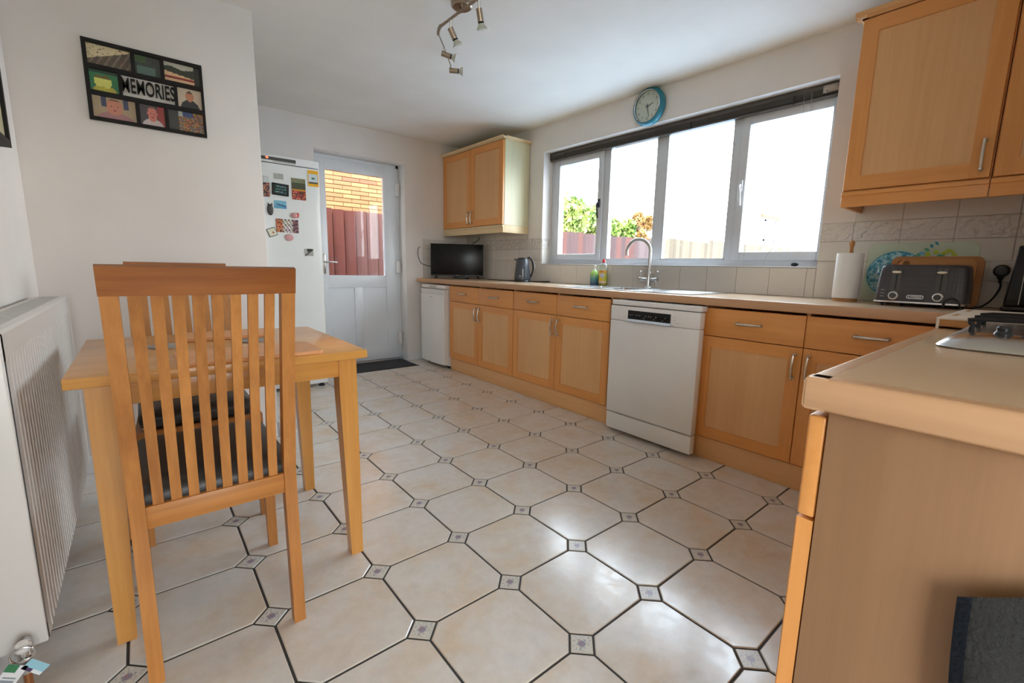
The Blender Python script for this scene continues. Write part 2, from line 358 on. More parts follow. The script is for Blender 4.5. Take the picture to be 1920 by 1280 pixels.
RZ = lambda a: Matrix.Rotation(a, 3, 'Z'); RX = lambda a: Matrix.Rotation(a, 3, 'X'); RY = lambda a: Matrix.Rotation(a, 3, 'Y')

# ================================================================== SETTING
# floor: dark grout bed, each tile and each inset its own piece
floor = struct('floor', MB().box((XL - .2, YR - .1, -.16), (XW + .2, YB + .3, -.0035)), 'grout_dark', smooth=False)
def clip(poly, x0, x1, y0, y1):
    for ax, lim, sg in ((0, x0, 1), (0, x1, -1), (1, y0, 1), (1, y1, -1)):
        out = []
        for i in range(len(poly)):
            a, b = poly[i], poly[(i + 1) % len(poly)]; da, db = (a[ax] - lim) * sg, (b[ax] - lim) * sg
            if da >= 0: out.append(a)
            if da * db < 0: t_ = da / (da - db); out.append((a[0] + (b[0] - a[0]) * t_, a[1] + (b[1] - a[1]) * t_))
        poly = out
        if len(poly) < 3: return None
    return poly
def slab_mesh(name, poly, cx, cy, z0, z1, ch=.0022):
    bm = bmesh.new(); n_ = len(poly)
    mx_, my_ = sum(p[0] for p in poly) / n_, sum(p[1] for p in poly) / n_
    def shrink(p):
        d = Vector((p[0] - mx_, p[1] - my_)); L = d.length; d *= max(0, (L - ch * 1.3)) / L; return (mx_ + d.x, my_ + d.y)
    lo = [bm.verts.new((p[0] - cx, p[1] - cy, z0)) for p in poly]; mi = [bm.verts.new((p[0] - cx, p[1] - cy, z1 - ch * .8)) for p in poly]
    hi = [bm.verts.new((*[q - c for q, c in zip(shrink(p), (cx, cy))], z1)) for p in poly]
    bm.faces.new(hi)
    for A, B in ((lo, mi), (mi, hi)):
        for i in range(n_): j = (i + 1) % n_; bm.faces.new((A[i], A[j], B[j], B[i]))
    me = bpy.data.meshes.new(name); bm.to_mesh(me); bm.free(); return me
XT0, XT1, YT0, YT1 = XL + .002, 1.86, -1.46, YB - .002
gp = .0035; hd = .0465
full = None; fullin = None
def octo(i, j):
    x0, x1, y0, y1 = i * G + gp, (i + 1) * G - gp, j * G + gp, (j + 1) * G - gp; c = hd - gp + .0015
    return [(x0 + c, y0), (x1 - c, y0), (x1, y0 + c), (x1, y1 - c), (x1 - c, y1), (x0 + c, y1), (x0, y1 - c), (x0, y0 + c)]
def paint_inset(u, v):
    return None
def inset_mesh(cx, cy, poly):
    me = slab_mesh('floor_inset', poly, cx, cy, -.004, -.0003, .0015); me.materials.append(MATS['inset']); return me
# inset print: cream ground, grey-blue corner leaves, a rose in the middle (procedural, object space)
mt, n, l, p = nmat('inset'); setp(p, rough=.25)
tc_ = n.new('ShaderNodeTexCoord'); rot = n.new('ShaderNodeMapping'); rot.inputs['Rotation'].default_value = (0, 0, R(45)); l.new(tc_.outputs['Object'], rot.inputs[0])
vo = n.new('ShaderNodeVectorMath'); vo.operation = 'LENGTH'; l.new(rot.outputs[0], vo.inputs[0])
nz = n.new('ShaderNodeTexNoise'); nz.inputs['Scale'].default_value = 120; nz.inputs['Detail'].default_value = 2; l.new(rot.outputs[0], nz.inputs['Vector'])
v2 = n.new('ShaderNodeTexVoronoi'); v2.inputs['Scale'].default_value = 85; l.new(rot.outputs[0], v2.inputs['Vector'])
ca = ramp(n, l, nz.outputs[0], [(.36, (.30, .33, .36, 1)), (.46, (.62, .59, .53, 1)), (.62, (.66, .63, .58, 1)), (.72, (.48, .42, .38, 1))])
cbm = ramp(n, l, v2.outputs['Distance'], [(.2, (.45, .17, .15, 1)), (.5, (.30, .26, .33, 1))])
msk = n.new('ShaderNodeMapRange'); l.new(vo.outputs['Value'], msk.inputs[0]); msk.inputs[1].default_value = .009; msk.inputs[2].default_value = .013; msk.inputs[3].default_value = 1; msk.inputs[4].default_value = 0
mx = n.new('ShaderNodeMixRGB'); l.new(msk.outputs[0], mx.inputs[0]); l.new(ca.outputs[0], mx.inputs[1]); l.new(cbm.outputs[0], mx.inputs[2])
sx_ = n.new('ShaderNodeSeparateXYZ'); l.new(rot.outputs[0], sx_.inputs[0]); ab1 = n.new('ShaderNodeMath'); ab1.operation = 'ABSOLUTE'; l.new(sx_.outputs[0], ab1.inputs[0]); ab2 = n.new('ShaderNodeMath'); ab2.operation = 'ABSOLUTE'; l.new(sx_.outputs[1], ab2.inputs[0])
mxx = n.new('ShaderNodeMath'); mxx.operation = 'MAXIMUM'; l.new(ab1.outputs[0], mxx.inputs[0]); l.new(ab2.outputs[0], mxx.inputs[1])
edge = ramp(n, l, mxx.outputs[0], [(.0235, (0, 0, 0, 1)), (.0245, (1, 1, 1, 1))])
mx2 = n.new('ShaderNodeMixRGB'); l.new(edge.outputs[0], mx2.inputs[0]); l.new(mx.outputs[0], mx2.inputs[1]); mx2.inputs[2].default_value = (.60, .57, .50, 1); l.new(mx2.outputs[0], p.inputs['Base Color'])
full = slab_mesh('floor_tile', octo(0, 0), G / 2, G / 2, -.004, 0); full.materials.append(MATS['floor_tile'])
ip = hd - gp * 1.1
fullin = inset_mesh(0, 0, [(ip, 0), (0, ip), (-ip, 0), (0, -ip)])
for j in range(-5, 12):
    for i in range(-4, 7):
        cx, cy = (i + .5) * G, (j + .5) * G
        po = octo(i, j); cp = clip(po, XT0, XT1, YT0, YT1)
        # the table of visible floor: skip what lies under the run of units, behind the partition and the hob counter
        if cp and not (cx - G / 2 > .18 and cy + G / 2 < -.85):
            if len(cp) == 8 and all(abs(a[0] - b[0]) + abs(a[1] - b[1]) < 1e-6 for a, b in zip(sorted(cp), sorted(po))): share('floor_tile', full, floor, (cx, cy, 0))
            else:
                me = slab_mesh('floor_tile', cp, cx, cy, -.004, 0); me.materials.append(MATS['floor_tile']); share('floor_tile', me, floor, (cx, cy, 0))
        ix, iy = i * G, j * G
        dp = [(ix + ip, iy), (ix, iy + ip), (ix - ip, iy), (ix, iy - ip)]; cp = clip(dp, XT0, XT1, YT0, YT1)
        if cp and not (ix > .18 and iy < -.85):
            if XT0 < ix - ip and ix + ip < XT1 and YT0 < iy - ip and iy + ip < YT1: share('floor_inset', fullin, floor, (ix, iy, 0))
            else: share('floor_inset', inset_mesh(ix, iy, cp), floor, (ix, iy, 0))

struct('ceiling', MB().box((XL - 1.2, YR - 1.9, ZC), (XW + .25, YB + .35, ZC + .25)), 'ceiling_paint', smooth=False)  # slab overruns the rear and left walls, added to block direct sun
struct('wall_left', MB().box((XL - .2, -1.75, -.16), (XL, YP + .3, ZC + .01)).box((XL - .2, YR - .2, 2.2), (XL, -1.75, ZC + .01)).box((XL - .2, YR - .2, -.16), (XL, -1.75, .20)).box((XL - .2, YR - .2, .20), (XL, YR + .15, 2.2)), 'wall_paint', smooth=False)  # opening left of the camera, out of view, added to light the room
struct('wall_partition', MB().box((XL - .01, YP, -.01), (.03, YP + .11, ZC + .005), .004, 2), 'wall_paint')
struct('wall_side', MB().box((XL - .2, YP + .3, -.16), (-.70, YB + .35, ZC + .01)), 'wall_paint', smooth=False)
# back wall with the door opening
DX0, DX1, DZ = .76, 1.635, 2.045; YD = 3.60
wb = MB().box((-.9, YB, -.16), (DX0, YB + .30, ZC + .01)).box((DX1, YB, -.16), (XW + .25, YB + .30, ZC + .01)).box((DX0, YB, DZ), (DX1, YB + .30, ZC + .01))
wall_back = struct('wall_back', wb, 'wall_paint', smooth=False)
# window wall
WY0, WY1, WZ0, WZ1 = -.135, 2.18, 1.062, 2.075
ww = MB().box((XW, YR - .2, -.16), (XW + .25, WY0, ZC + .01)).box((XW, WY1, -.16), (XW + .25, YB + .30, ZC + .01)).box((XW, WY0, -.16), (XW + .25, WY1, WZ0)).box((XW, WY0, WZ1), (XW + .25, WY1, ZC + .01))
wall_right = struct('wall_right', ww, 'wall_paint', smooth=False)
struct('wall_near', MB().box((.16, YN - .12, -.01), (XW + .01, YN, ZC + .005)), 'wall_paint', smooth=False)
wf = MB().box((XL - .2, YR - .2, -.16), (-.80, YR, ZC + .01)).box((.10, YR - .2, -.16), (XW + .25, YR, ZC + .01)).box((-.80, YR - .2, 2.15), (.10, YR, ZC + .01))
struct('wall_front', wf, 'wall_paint', smooth=False)  # opening behind the camera added to let in skylight
def skirt(name, a, b):
    return struct(name, MB().box(a, b, .004, 2), 'white_trim')
skirt('baseboard_partition', (XL + .001, YP - .014, 0), (.02, YP, .088)); skirt('baseboard_left', (XL, -1.55, 0), (XL + .014, YP - .016, .088))
skirt('baseboard_back', (DX1 + .002, YB - .014, 0), (1.80, YB, .088)); skirt('baseboard_door', (DX1 - .012, YB - .01, 0), (DX1, YD - .02, .088))
skirt('baseboard_partition_end', (.03, YP - .014, 0), (.042, YP + .11, .088))
struct('trim_1', MB().box((XW - .004, WY0, WZ0), (XW + .115, WY1, WZ0 + .007), .002), 'white_trim')   # window board
struct('trim_2', MB().box((DX0, YB + .10, -.002), (DX1, YB + .20, .018), .003), 'aluminium')

# ---- wall tiles (parts of the walls)
def wtile(parent, mat, nm, a, b, ax):
    mb = MB().box(a, b, .0012, 1)
    return part(nm, mb, mat, parent, smooth=True)
tj = .0015
def rows(z0, z1, ya, yb, nm, mat):
    k = -9
    while k < 19:
        y0, y1 = .113 + .2 * k, .113 + .2 * (k + 1); k += 1
        a, b = max(y0, ya), min(y1, yb)
        if b - a > .008: wtile(wall_right, mat, nm, (XW - .006, a + tj, z0 + tj), (XW + .001, b - tj, z1 - tj), 0)
struct('trim_3', MB().box((XW - .0035, YN, ZT), (XW + .001, YB, WZ0)).box((XW - .0035, YN, WZ0), (XW + .001, WY0, 1.305)).box((XW - .0035, WY1, WZ0), (XW + .001, YB, 1.305)).box((XW - .0035, YN, 1.305), (XW + .001, -.29, 1.41)).box((XW - .0035, 2.38, 1.305), (XW + .001, YB, 1.41))
       .box((1.83, YB - .0035, ZT), (XW, YB + .001, 1.305)), 'grout_light', smooth=False)
rows(ZT, WZ0 - .002, WY0, WY1, 'wall_tile', 'wall_tile')
for ya, yb in ((YN, WY0), (WY1, YB - .006)):
    rows(ZT, 1.10, ya, yb, 'wall_tile', 'wall_tile'); rows(1.10, 1.205, ya, yb, 'wall_tile', 'wall_tile')
    rows(1.205, 1.305, ya, yb, 'border_tile', 'border_tile')
rows(1.305, 1.41, YN, -.29, 'wall_tile', 'wall_tile'); rows(1.305, 1.41, 2.38, YB - .006, 'wall_tile', 'wall_tile')
for k in range(3):
    a, b = 1.83 + .2 * k, min(1.83 + .2 * (k + 1), XW - .006)
    for z0, z1, nm in ((ZT, 1.10, 'wall_tile'), (1.10, 1.205, 'wall_tile'), (1.205, 1.305, 'border_tile')):
        wtile(wall_back, nm, nm, (a + tj, YB - .006, z0 + tj), (b - tj, YB + .001, z1 - tj), 1)
for z0, z1, nm in ((WZ0 + .008, 1.205, 'wall_tile'), (1.205, 1.305, 'border_tile')):
    wtile(wall_right, nm, nm, (XW + .001, WY1 - .006, z0 + tj), (XW + .10, WY1 + .001, z1 - tj), 1)

# ---- window
FX0, FX1 = 2.515, 2.575
win = struct('window_1', MB().box((FX0, WY1 - .062, WZ0), (FX1, WY1, WZ1), .004).box((FX0, WY0, WZ0), (FX1, -.122, WZ1), .004)
       .box((FX0, -.125, WZ0), (FX1, WY1 - .055, 1.112), .004).box((FX0, -.125, 2.002), (FX1, WY1 - .055, WZ1), .004)
       .box((FX0, 1.498, 1.11), (FX1, 1.550, 2.005), .003).box((FX0, .962, 1.11), (FX1, 1.040, 2.005), .003).box((FX0, .415, 1.11), (FX1, .463, 2.005), .003), 'upvc')
def sash(y0, y1, z0, z1, hand_y, dark):
    fw = .052; g0, g1 = y0 + (fw if y0 > 0 else .040), y1 - fw
    s_ = part('sash', MB().box((FX0 - .016, y0, z0), (FX1 - .01, g0, z1), .004).box((FX0 - .016, g1, z0), (FX1 - .01, y1, z1), .004)
              .box((FX0 - .016, g0 - .001, z0), (FX1 - .01, g1 + .001, z0 + fw), .004).box((FX0 - .016, g0 - .001, z1 - fw), (FX1 - .01, g1 + .001, z1), .004), 'upvc', win)
    part('pane', MB().box((FX0 + .012, g0 - .004, z0 + fw - .004), (FX0 + .016, g1 + .004, z1 - fw + .004)), 'pane_glass', s_, smooth=False)
    zc = (z0 + z1) / 2 - .03; x = FX0 - .018
    hb = MB().box((x - .010, hand_y - .011, zc + .02), (x + .004, hand_y + .011, zc + .09), .004).tube([(x - .012, hand_y, zc + .06), (x - .034, hand_y - .004, zc + .045), (x - .038, hand_y - .012, zc), (x - .030, hand_y - .014, zc - .07)], .0075, sub=5)
    part('window_handle', hb, 'dark_plastic' if dark else 'upvc', s_)
sash(1.552, 2.118, 1.108, 2.002, 1.580, True); sash(-.131, .412, 1.108, 2.002, .385, False)
for a, b in ((1.040, 1.498), (.463, .962)):
    part('pane', MB().box((FX0 + .012, a - .004, 1.108), (FX0 + .016, b + .004, 2.006)), 'pane_glass', win, smooth=False)
    part('glazing_bead', MB().box((FX0 + .001, b - .010, 1.112), (FX0 + .012, b, 2.002)).box((FX0 + .001, a, 1.112), (FX0 + .012, a + .010, 2.002)).box((FX0 + .001, a, 1.112), (FX0 + .012, b, 1.12)), 'upvc', win)

# ---- door
door = struct('door_1', MB().box((DX0, YD, .018), (.80, YD + .07, DZ), .004).box((1.60, YD, .018), (DX1, YD + .07, DZ), .004).box((DX0, YD, 2.01), (DX1, YD + .07, DZ), .004), 'upvc_door')
dl = MB(); y0, y1 = YD - .012, YD + .055
for a, b in (((.80, .02), (.885, 2.01)), ((1.472, .02), (1.60, 2.01)), ((.88, 1.915), (1.475, 2.01)), ((.88, .79), (1.475, .905)), ((.88, .02), (1.475, .155)), ((1.135, .15), (1.215, .795))):
    dl.box((a[0], y0, a[1]), (b[0], y1, b[1]), .003)
leaf = part('door_leaf', dl, 'upvc_door', door)
part('door_panel', MB().box((.883, YD + .004, .153), (1.138, YD + .03, .793)), 'upvc_door', leaf); part('door_panel', MB().box((1.212, YD + .004, .153), (1.474, YD + .03, .793)), 'upvc_door', leaf)
part('pane', MB().box((.880, YD + .016, .90), (1.476, YD + .020, 1.92)), 'pane_glass', leaf, smooth=False)
bd = MB()
for a, b in (((.885, .905), (.893, 1.915)), ((1.464, .905), (1.472, 1.915)), ((.885, .905), (1.472, .913)), ((.885, 1.907), (1.472, 1.915))): bd.box((a[0], YD - .004, a[1]), (b[0], YD + .014, b[1]))
part('glazing_bead', bd, 'upvc_door', leaf)
part('door_handle', MB().box((.835, YD - .024, .93), (.862, YD - .010, 1.12), .005).cyl((.848, YD - .02, 1.04), (.848, YD - .06, 1.04), .009).tube([(.848, YD - .058, 1.04), (.88, YD - .062, 1.042), (.957, YD - .058, 1.038)], .008, sub=4), 'brushed', leaf)
for z in (1.80, 1.00, .24): part('hinge', MB().box((1.584, YD - .050, z - .062), (1.618, YD + .004, z + .062), .005), 'white_plastic', door)

# ================================================================== OUTSIDE
plain('lawn', (.22, .20, .10, 1), .95, bumps=(40, .6))
struct('lawn', MB().box((-30, -30, -.30), (XL - .21, YB + .3, -.161)).box((XL - .2, -30, -.30), (XW + .25, YR - .21, -.161)), 'lawn', smooth=False)
struct('ground', MB().box((-6, YB + .31, -.30), (40, 40, -.16)).box((XW + .26, -30, -.30), (40, YB + .30, -.161)), 'paving', smooth=False)
fence = thing('garden_fence', 'dark red-brown close-board fence running behind the back door and the left window panes', 'fence', (3.5, 4.6, -.16))
bl = .135; k = 0; x = -.62
part('fence_gap_shade', MB().box((-.62, 4.6165, -.16), (7.66, 4.622, 1.62)), 'black_satin', fence, smooth=False)  # dark sheet added for the shade lines in the board gaps
while x < 7.6:
    top = 1.66 + random.uniform(-.008, .008)
    mb = MB().hexa([(x, 4.602, -.16), (x + bl - .014, 4.580, -.16), (x + bl - .014, 4.600, -.16), (x, 4.615, -.16), (x, 4.602, top), (x + bl - .014, 4.580, top), (x + bl - .014, 4.600, top), (x, 4.615, top)])
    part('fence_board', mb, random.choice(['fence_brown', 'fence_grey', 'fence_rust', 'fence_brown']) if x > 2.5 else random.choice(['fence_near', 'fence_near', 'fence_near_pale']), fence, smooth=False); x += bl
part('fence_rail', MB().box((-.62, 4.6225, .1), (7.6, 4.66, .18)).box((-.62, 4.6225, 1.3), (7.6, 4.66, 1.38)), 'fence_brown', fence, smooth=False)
fence2 = thing('garden_fence', 'board fence coloured pale as if sunlit, seen through the third and fourth window panes', 'fence', (10, 4.6, -.16))
part('fence_gap_shade', MB().box((7.66, 4.6165, -.16), (16.2, 4.622, 1.68)), 'fence_brown', fence2, smooth=False)  # darker sheet painted in as shade between the pale boards
x = 7.66
while x < 16.2:
    top = 1.72 + (.06 if x > 10 else 0) + random.uniform(-.01, .01)
    mb = MB().hexa([(x, 4.602, -.16), (x + bl - .014, 4.580, -.16), (x + bl - .014, 4.600, -.16), (x, 4.615, -.16), (x, 4.602, top), (x + bl - .014, 4.580, top), (x + bl - .014, 4.600, top), (x, 4.615, top)])
    part('fence_board', mb, random.choice(['fence_sunlit', 'fence_sunlit', 'fence_sand']), fence2, smooth=False); x += bl
# brick gable beyond the door
bw = thing('brick_house', 'orange brick neighbouring wall rising above the fence behind the back door', 'house', (1.0, 5.2, -.16))
part('wall', MB().box((-3.0, 5.004, -.16), (2.9, 5.4, 5.2)), 'mortar', bw, smooth=False)
bm_ = MB().box((-.1085, -.009, -.0225), (.1085, .012, .0225), .002, 1); bme = bpy.data.meshes.new('brick'); bm_.bm.to_mesh(bme); bm_.bm.free(); fin(bme, 'brick', False)
bme2 = bme.copy(); bme2.materials.clear(); plain('brick_red', (.24, .075, .035, 1), .9, bumps=(60, .5)); bme2.materials.append(MATS['brick_red'])
bme3 = bme.copy(); bme3.materials.clear(); plain('brick_buff', (.29, .14, .055, 1), .9, bumps=(60, .5)); bme3.materials.append(MATS['brick_buff'])
for j in range(26):
    for i in range(9):
        xx = .75 + i * .223 + (.1115 if j % 2 else 0)
        share('brick', random.choice([bme, bme, bme3, bme3, bme2] if random.random() < .5 else [bme, bme3]), bw, (xx - 1.0, 5.0 - 5.2 + random.uniform(-.002, .001), 1.46 + j * .0520 + .16))
# neighbour's house far right
nh = thing('cream_house', 'pale sunlit house far behind the fence with one small window', 'house', (14, 6, -.16))
part('wall', MB().box((12.7, 4.75, -.16), (19, 5.4, 6.5)), 'render_cream', nh, smooth=False)
part('roof', MB().prism([(12.4, 4.5, 6.5), (19.3, 4.5, 6.5), (19.3, 6.8, 8.2), (12.4, 6.8, 8.2)], (0, .1, .12)), 'brick_red', nh, smooth=False)
wnd = part('window', MB().box((13.35, 4.72, 1.95), (13.42, 4.76, 2.55)).box((14.02, 4.72, 1.95), (14.09, 4.76, 2.55)).box((13.35, 4.72, 1.95), (14.09, 4.76, 2.0)).box((13.35, 4.72, 2.50), (14.09, 4.76, 2.56)), 'upvc', nh, smooth=False)
part('pane', MB().box((13.42, 4.742, 2.0), (14.02, 4.746, 2.5)), 'frost_glass', wnd, smooth=False)
part('lintel', MB().box((13.1, 4.70, 2.60), (14.3, 4.76, 2.68)), 'brick_red', nh, smooth=False)
# trees
def tree(loc, rad, hgt, label, mat, nleaf, name, seed, trunk=True):
    rnd = random.Random(seed); t = thing(name, label, 'tree', loc)
    bm = bmesh.new(); L = Vector(loc)
    cl = [(Vector((rnd.uniform(-.8, .8) * rad, rnd.uniform(-.25, .25), hgt * rnd.uniform(.5, .88))), rad * rnd.uniform(.2, .34)) for _ in range(18)]
    for i in range(nleaf):
        c, rr = cl[rnd.randrange(len(cl))]
        d = Vector((rnd.gauss(0, 1), rnd.gauss(0, 1), rnd.gauss(0, 1))).normalized() * rr * rnd.uniform(.55, 1.05); p_ = c + d
        s = rnd.uniform(.04, .085); n1 = Vector((rnd.gauss(0, 1), rnd.gauss(0, 1), rnd.gauss(0, 1))).normalized(); a_ = n1.orthogonal().normalized() * s; b_ = n1.cross(a_).normalized() * s * .55
        vs = [bm.verts.new(p_ + q) for q in (-a_, b_, a_, -b_)]; bm.faces.new(vs)
    me = bpy.data.meshes.new('foliage'); bm.to_mesh(me); bm.free(); me.materials.append(MATS[mat]); o = bpy.data.objects.new('foliage', me); COL.objects.link(o); o.parent = t; o['kind'] = 'stuff'
    tb = MB().tube([(0, 0, 0), (.05, 0, hgt * .4), (-.03, 0, hgt * .8)], lambda u: .09 * (1 - .6 * u), sub=3)
    for c, rr in cl[:6]: tb.tube([(0.02, 0, hgt * .45), tuple(c * .6 + Vector((0, 0, hgt * .2))), tuple(c)], .02, n=6)
    part('trunk', tb, 'bark', t, local=True)
tree((6.6, 5.75, -.16), 1.25, 2.66, 'bright green leafy bush above the fence in the leftmost window pane', 'leaf', 14000, 'leafy_bush', 3)
tree((9.46, 7.0, -.16), .85, 2.72, 'smaller green bush above the fence in the second window pane', 'leaf', 9000, 'leafy_bush', 11)
tree((12.75, 8.6, -.16), .62, 3.35, 'amber-leaved shrub above the fence beside the second window mullion', 'leaf_amber', 6000, 'leafy_shrub', 5)


# ================================================================== UNITS
def bar_handle(a, b, out, parent, up=None):
    """bow handle: two disc ends and a slim waisted bar standing off the front"""
    a, b, out = Vector(a), Vector(b), Vector(out); d = (b - a).normalized(); h = MB()
    for q in (a, b): h.cyl(q - out * .001, q + out * .006, .0085, .0075, 14).cyl(q + out * .005, q + out * .020, .0050, .0045, 10).sph(q + out * .022, .0078, n=12)
    h.tube([a + out * .022, a + out * .024 + d * .012, (a + b) / 2 + out * .030, b + out * .024 - d * .012, b + out * .022], lambda u: .0048 + .0020 * math.sin(u * math.pi), sub=5)
    return part('handle', h, 'pewter', parent)
def ring_mb(o, ax, back, a0, a1, z0, z1, st, rt, th):
    # one connected frame: front ring, back ring, inner and outer walls
    mb = MB(); t = bmesh.new(); ax = Vector(ax); back = Vector(back)
    P = lambda a, z, q: t.verts.new(o + ax * a + Vector((0, 0, z)) + back * q)
    e = .0018
    def loop(i, q):
        return [P(a0 + i * st, z0 + i * rt, q), P(a1 - i * st, z0 + i * rt, q), P(a1 - i * st, z1 - i * rt, q), P(a0 + i * st, z1 - i * rt, q)]
    of = [P(a, z, 0) for a, z in ((a0 + e, z0 + e), (a1 - e, z0 + e), (a1 - e, z1 - e), (a0 + e, z1 - e))]
    os_ = loop(0, e); ob = loop(0, th); i_f = loop(1, 0); ib = loop(1, th)
    for A, B in ((of, i_f), (os_, of), (ob, os_), (ib, ob), (i_f, ib)):
        for k in range(4): j = (k + 1) % 4; t.faces.new((A[k], A[j], B[j], B[k]))
    bmesh.ops.recalc_face_normals(t, faces=t.faces); mb._merge(t); return mb
def shaker(name, parent, x, y0, y1, z0, z1, handle, st=.058, rt=.058, flip=False):
    """door in the plane x (front face), facing -x; parts: two stiles, two rails joined as the door, panel and handle as its own"""
    th = .020; g = .0018; y0 += g; y1 -= g; z0 += g; z1 -= g
    d = part(name, ring_mb(Vector((x, 0, 0)), (0, 1, 0), (1, 0, 0), y0, y1, z0, z1, st, rt, th), 'beech_z', parent)
    part('rail', MB().box((x - .0004, y0 + st, z0 + .001), (x + .004, y1 - st, z0 + rt - .0005)), 'beech_y', d, smooth=False)
    part('rail', MB().box((x - .0004, y0 + st, z1 - rt + .0005), (x + .004, y1 - st, z1 - .001)), 'beech_y', d, smooth=False)
    part('panel', MB().box((x + .0055, y0 + st - .004, z0 + rt - .004), (x + .014, y1 - st + .004, z1 - rt + .004)), 'maple_z', d)
    if handle: bar_handle((x, handle[0], handle[1]), (x, handle[0], handle[2]), (-1, 0, 0), d)
    return d
XF = 1.778; ZD0, ZDT, ZDB = .128, .690, .838
def base_unit(y1, y0, label, hl, hr):
    """double base cabinet from y1 (left) to y0 (right)"""
    t = thing('base_cabinet', label, 'cabinet', (2.08, (y0 + y1) / 2, .0), group='double base cabinets under the window worktop')
    part('carcass', MB().box((XF + .022, y0, .115), (2.37, y0 + .016, .850)).box((XF + .022, y1 - .016, .115), (2.37, y1, .850)).box((XF + .022, y0, .115), (2.37, y1, .131)).box((2.35, y0, .115), (2.37, y1, .85)).box((XF + .022, (y0 + y1) / 2 - .008, .115), (2.35, (y0 + y1) / 2 + .008, .85)).box((XF + .022, y0, .69), (2.35, y1, .70)), 'maple_z', t, smooth=False)
    ym = (y0 + y1) / 2
    for a, b in ((ym, y1), (y0, ym)):
        d = part('drawer', MB().box((XF, a + .0018, ZDT + .0018), (XF + .020, b - .0018, ZDB), .0025), 'beech_y', t)
        c = (a + b) / 2; bar_handle((XF, c - .056, .770), (XF, c + .056, .770), (-1, 0, 0), d)
    shaker('door', t, XF, ym, y1, ZD0, ZDT, (ym + .030, .545, .655)); shaker('door', t, XF, y0, ym, ZD0, ZDT, (ym - .030, .545, .655))
    part('leg', MB().cyl((XF + .12, y0 + .06, .0), (XF + .12, y0 + .06, .115), .02), 'dark_plastic', t)
    part('leg', MB().cyl((XF + .12, y1 - .06, .0), (XF + .12, y1 - .06, .115), .02), 'dark_plastic', t)
    part('leg', MB().cyl((2.3, y0 + .06, .0), (2.3, y0 + .06, .115), .02), 'dark_plastic', t)
    part('leg', MB().cyl((2.3, y1 - .06, .0), (2.3, y1 - .06, .115), .02), 'dark_plastic', t)
    return t
base_unit(2.82, 1.82, 'beech-framed double base cabinet right beside the small white under-counter fridge', 0, 0)
base_unit(1.816, .816, 'beech-framed double base cabinet between the leftmost cabinet and the dishwasher', 0, 0)
base_unit(.186, -.814, 'beech-framed double base cabinet right of the dishwasher, below the kitchen roll', 0, 0)
single('plinth', MB().box((XF + .016, .80, .001), (XF + .034, 2.82, .120), .001), 'maple_y', 'pale wood kickboard under the two cabinets left of the dishwasher', 'plinth', base=(XF + .02, 1.8, .001))
single('plinth', MB().box((XF + .016, -.90, .001), (XF + .034, .186, .120), .001), 'maple_y', 'pale wood kickboard under the cabinet right of the dishwasher', 'plinth', base=(XF + .02, -.3, .001))
# island / return run: fronts face +y, end panel faces -x
isl = thing('base_cabinet', 'return base cabinet under the hob with its pale scuffed end panel nearest the camera', 'cabinet', (.6, -1.15, .0))
part('end_panel', MB().box((.150, YN + .004, .001), (.168, -.872, .848), .001), 'end_panel', isl)
part('carcass', MB().box((.170, YN + .004, .12), (1.76, -.876, .136)).box((.170, YN + .004, .12), (1.76, YN + .02, .848)).box((1.744, YN + .004, .12), (1.76, -.876, .848)).box((.95, YN + .02, .136), (.966, -.876, .848)), 'maple_z', isl, smooth=False)
for a, b in ((.150, .650), (.650, 1.15), (1.15, 1.72)):
    d = part('drawer', MB().box((a + .0018, -.870, .692), (b - .0018, -.848, .838), .004, 3), 'beech_x', isl)
    bar_handle(((a + b) / 2 - .056, -.848, .77), ((a + b) / 2 + .056, -.848, .77), (0, 1, 0), d)
    d = part('door', ring_mb(Vector((0, -.848, 0)), (1, 0, 0), (0, -1, 0), a + .0018, b - .0018, .130, .688, .058, .058, .022), 'beech_z', isl)
    part('panel', MB().box((a + .056, -.866, .184), (b - .056, -.856, .634)), 'maple_z', d, smooth=False)
    bar_handle((b - .03, -.848, .545), (b - .03, -.848, .655), (0, 1, 0), d)
part('plinth', MB().box((.17, -.905, .001), (1.75, -.89, .118)), 'maple_x', isl)

# L-shaped worktop: rounded front edges, cut out for the sink bowls
def wt_profile(front, back, rad=.007, z0=.852, z1=ZT, n=5):
    # in (s, z): s from front to back
    o = [(back, z0), (front + .004, z0), (front, z0 + .004)]
    for i in range(n + 1):
        a = R(180 - 90 * i / n); o.append((front + rad + rad * math.cos(a), z1 - rad + rad * math.sin(a)))
    o.append((back, z1)); return o
wt = thing('worktop', 'speckled beige L-shaped laminate worktop with pale wood-tone edge', 'worktop', (2.0, 1.0, .852))
SX0, SX1, SY0, SY1 = 1.87, 2.26, .33, 1.36
def slab_y(x0, x1, y0, y1): return MB().box((x0, y0, .853), (x1, y1, ZT))
mbw = MB()
for (x0, x1, y0, y1) in ((1.776, SX0, YN + .003, YB - .008), (SX0, SX1, YN + .003, .77), (SX0, SX1, 1.07, 1.10), (SX0, SX1, 1.28, YB - .008), (SX1, XW - .007, YN + .003, YB - .008)): mbw.box((x0, y0, .853), (x1, y1, ZT))
mbw.box((.151, YN + .003, .853), (1.776, -.872, ZT))
part('top', mbw, 'worktop', wt, smooth=False)
pr_ = wt_profile(1.750, 1.776)
e = MB().prism([(x, -.846, z) for x, z in pr_], (0, YB - .008 + .846, 0))
part('front_edge', e, 'worktop_edge', wt, ang=50)
pr2 = [(YY, z) for YY, z in wt_profile(0, .026)]
part('front_edge', MB().prism([(.126, -.846 - s, z) for s, z in pr2], (1.65, 0, 0)), 'worktop_edge', wt, ang=50)
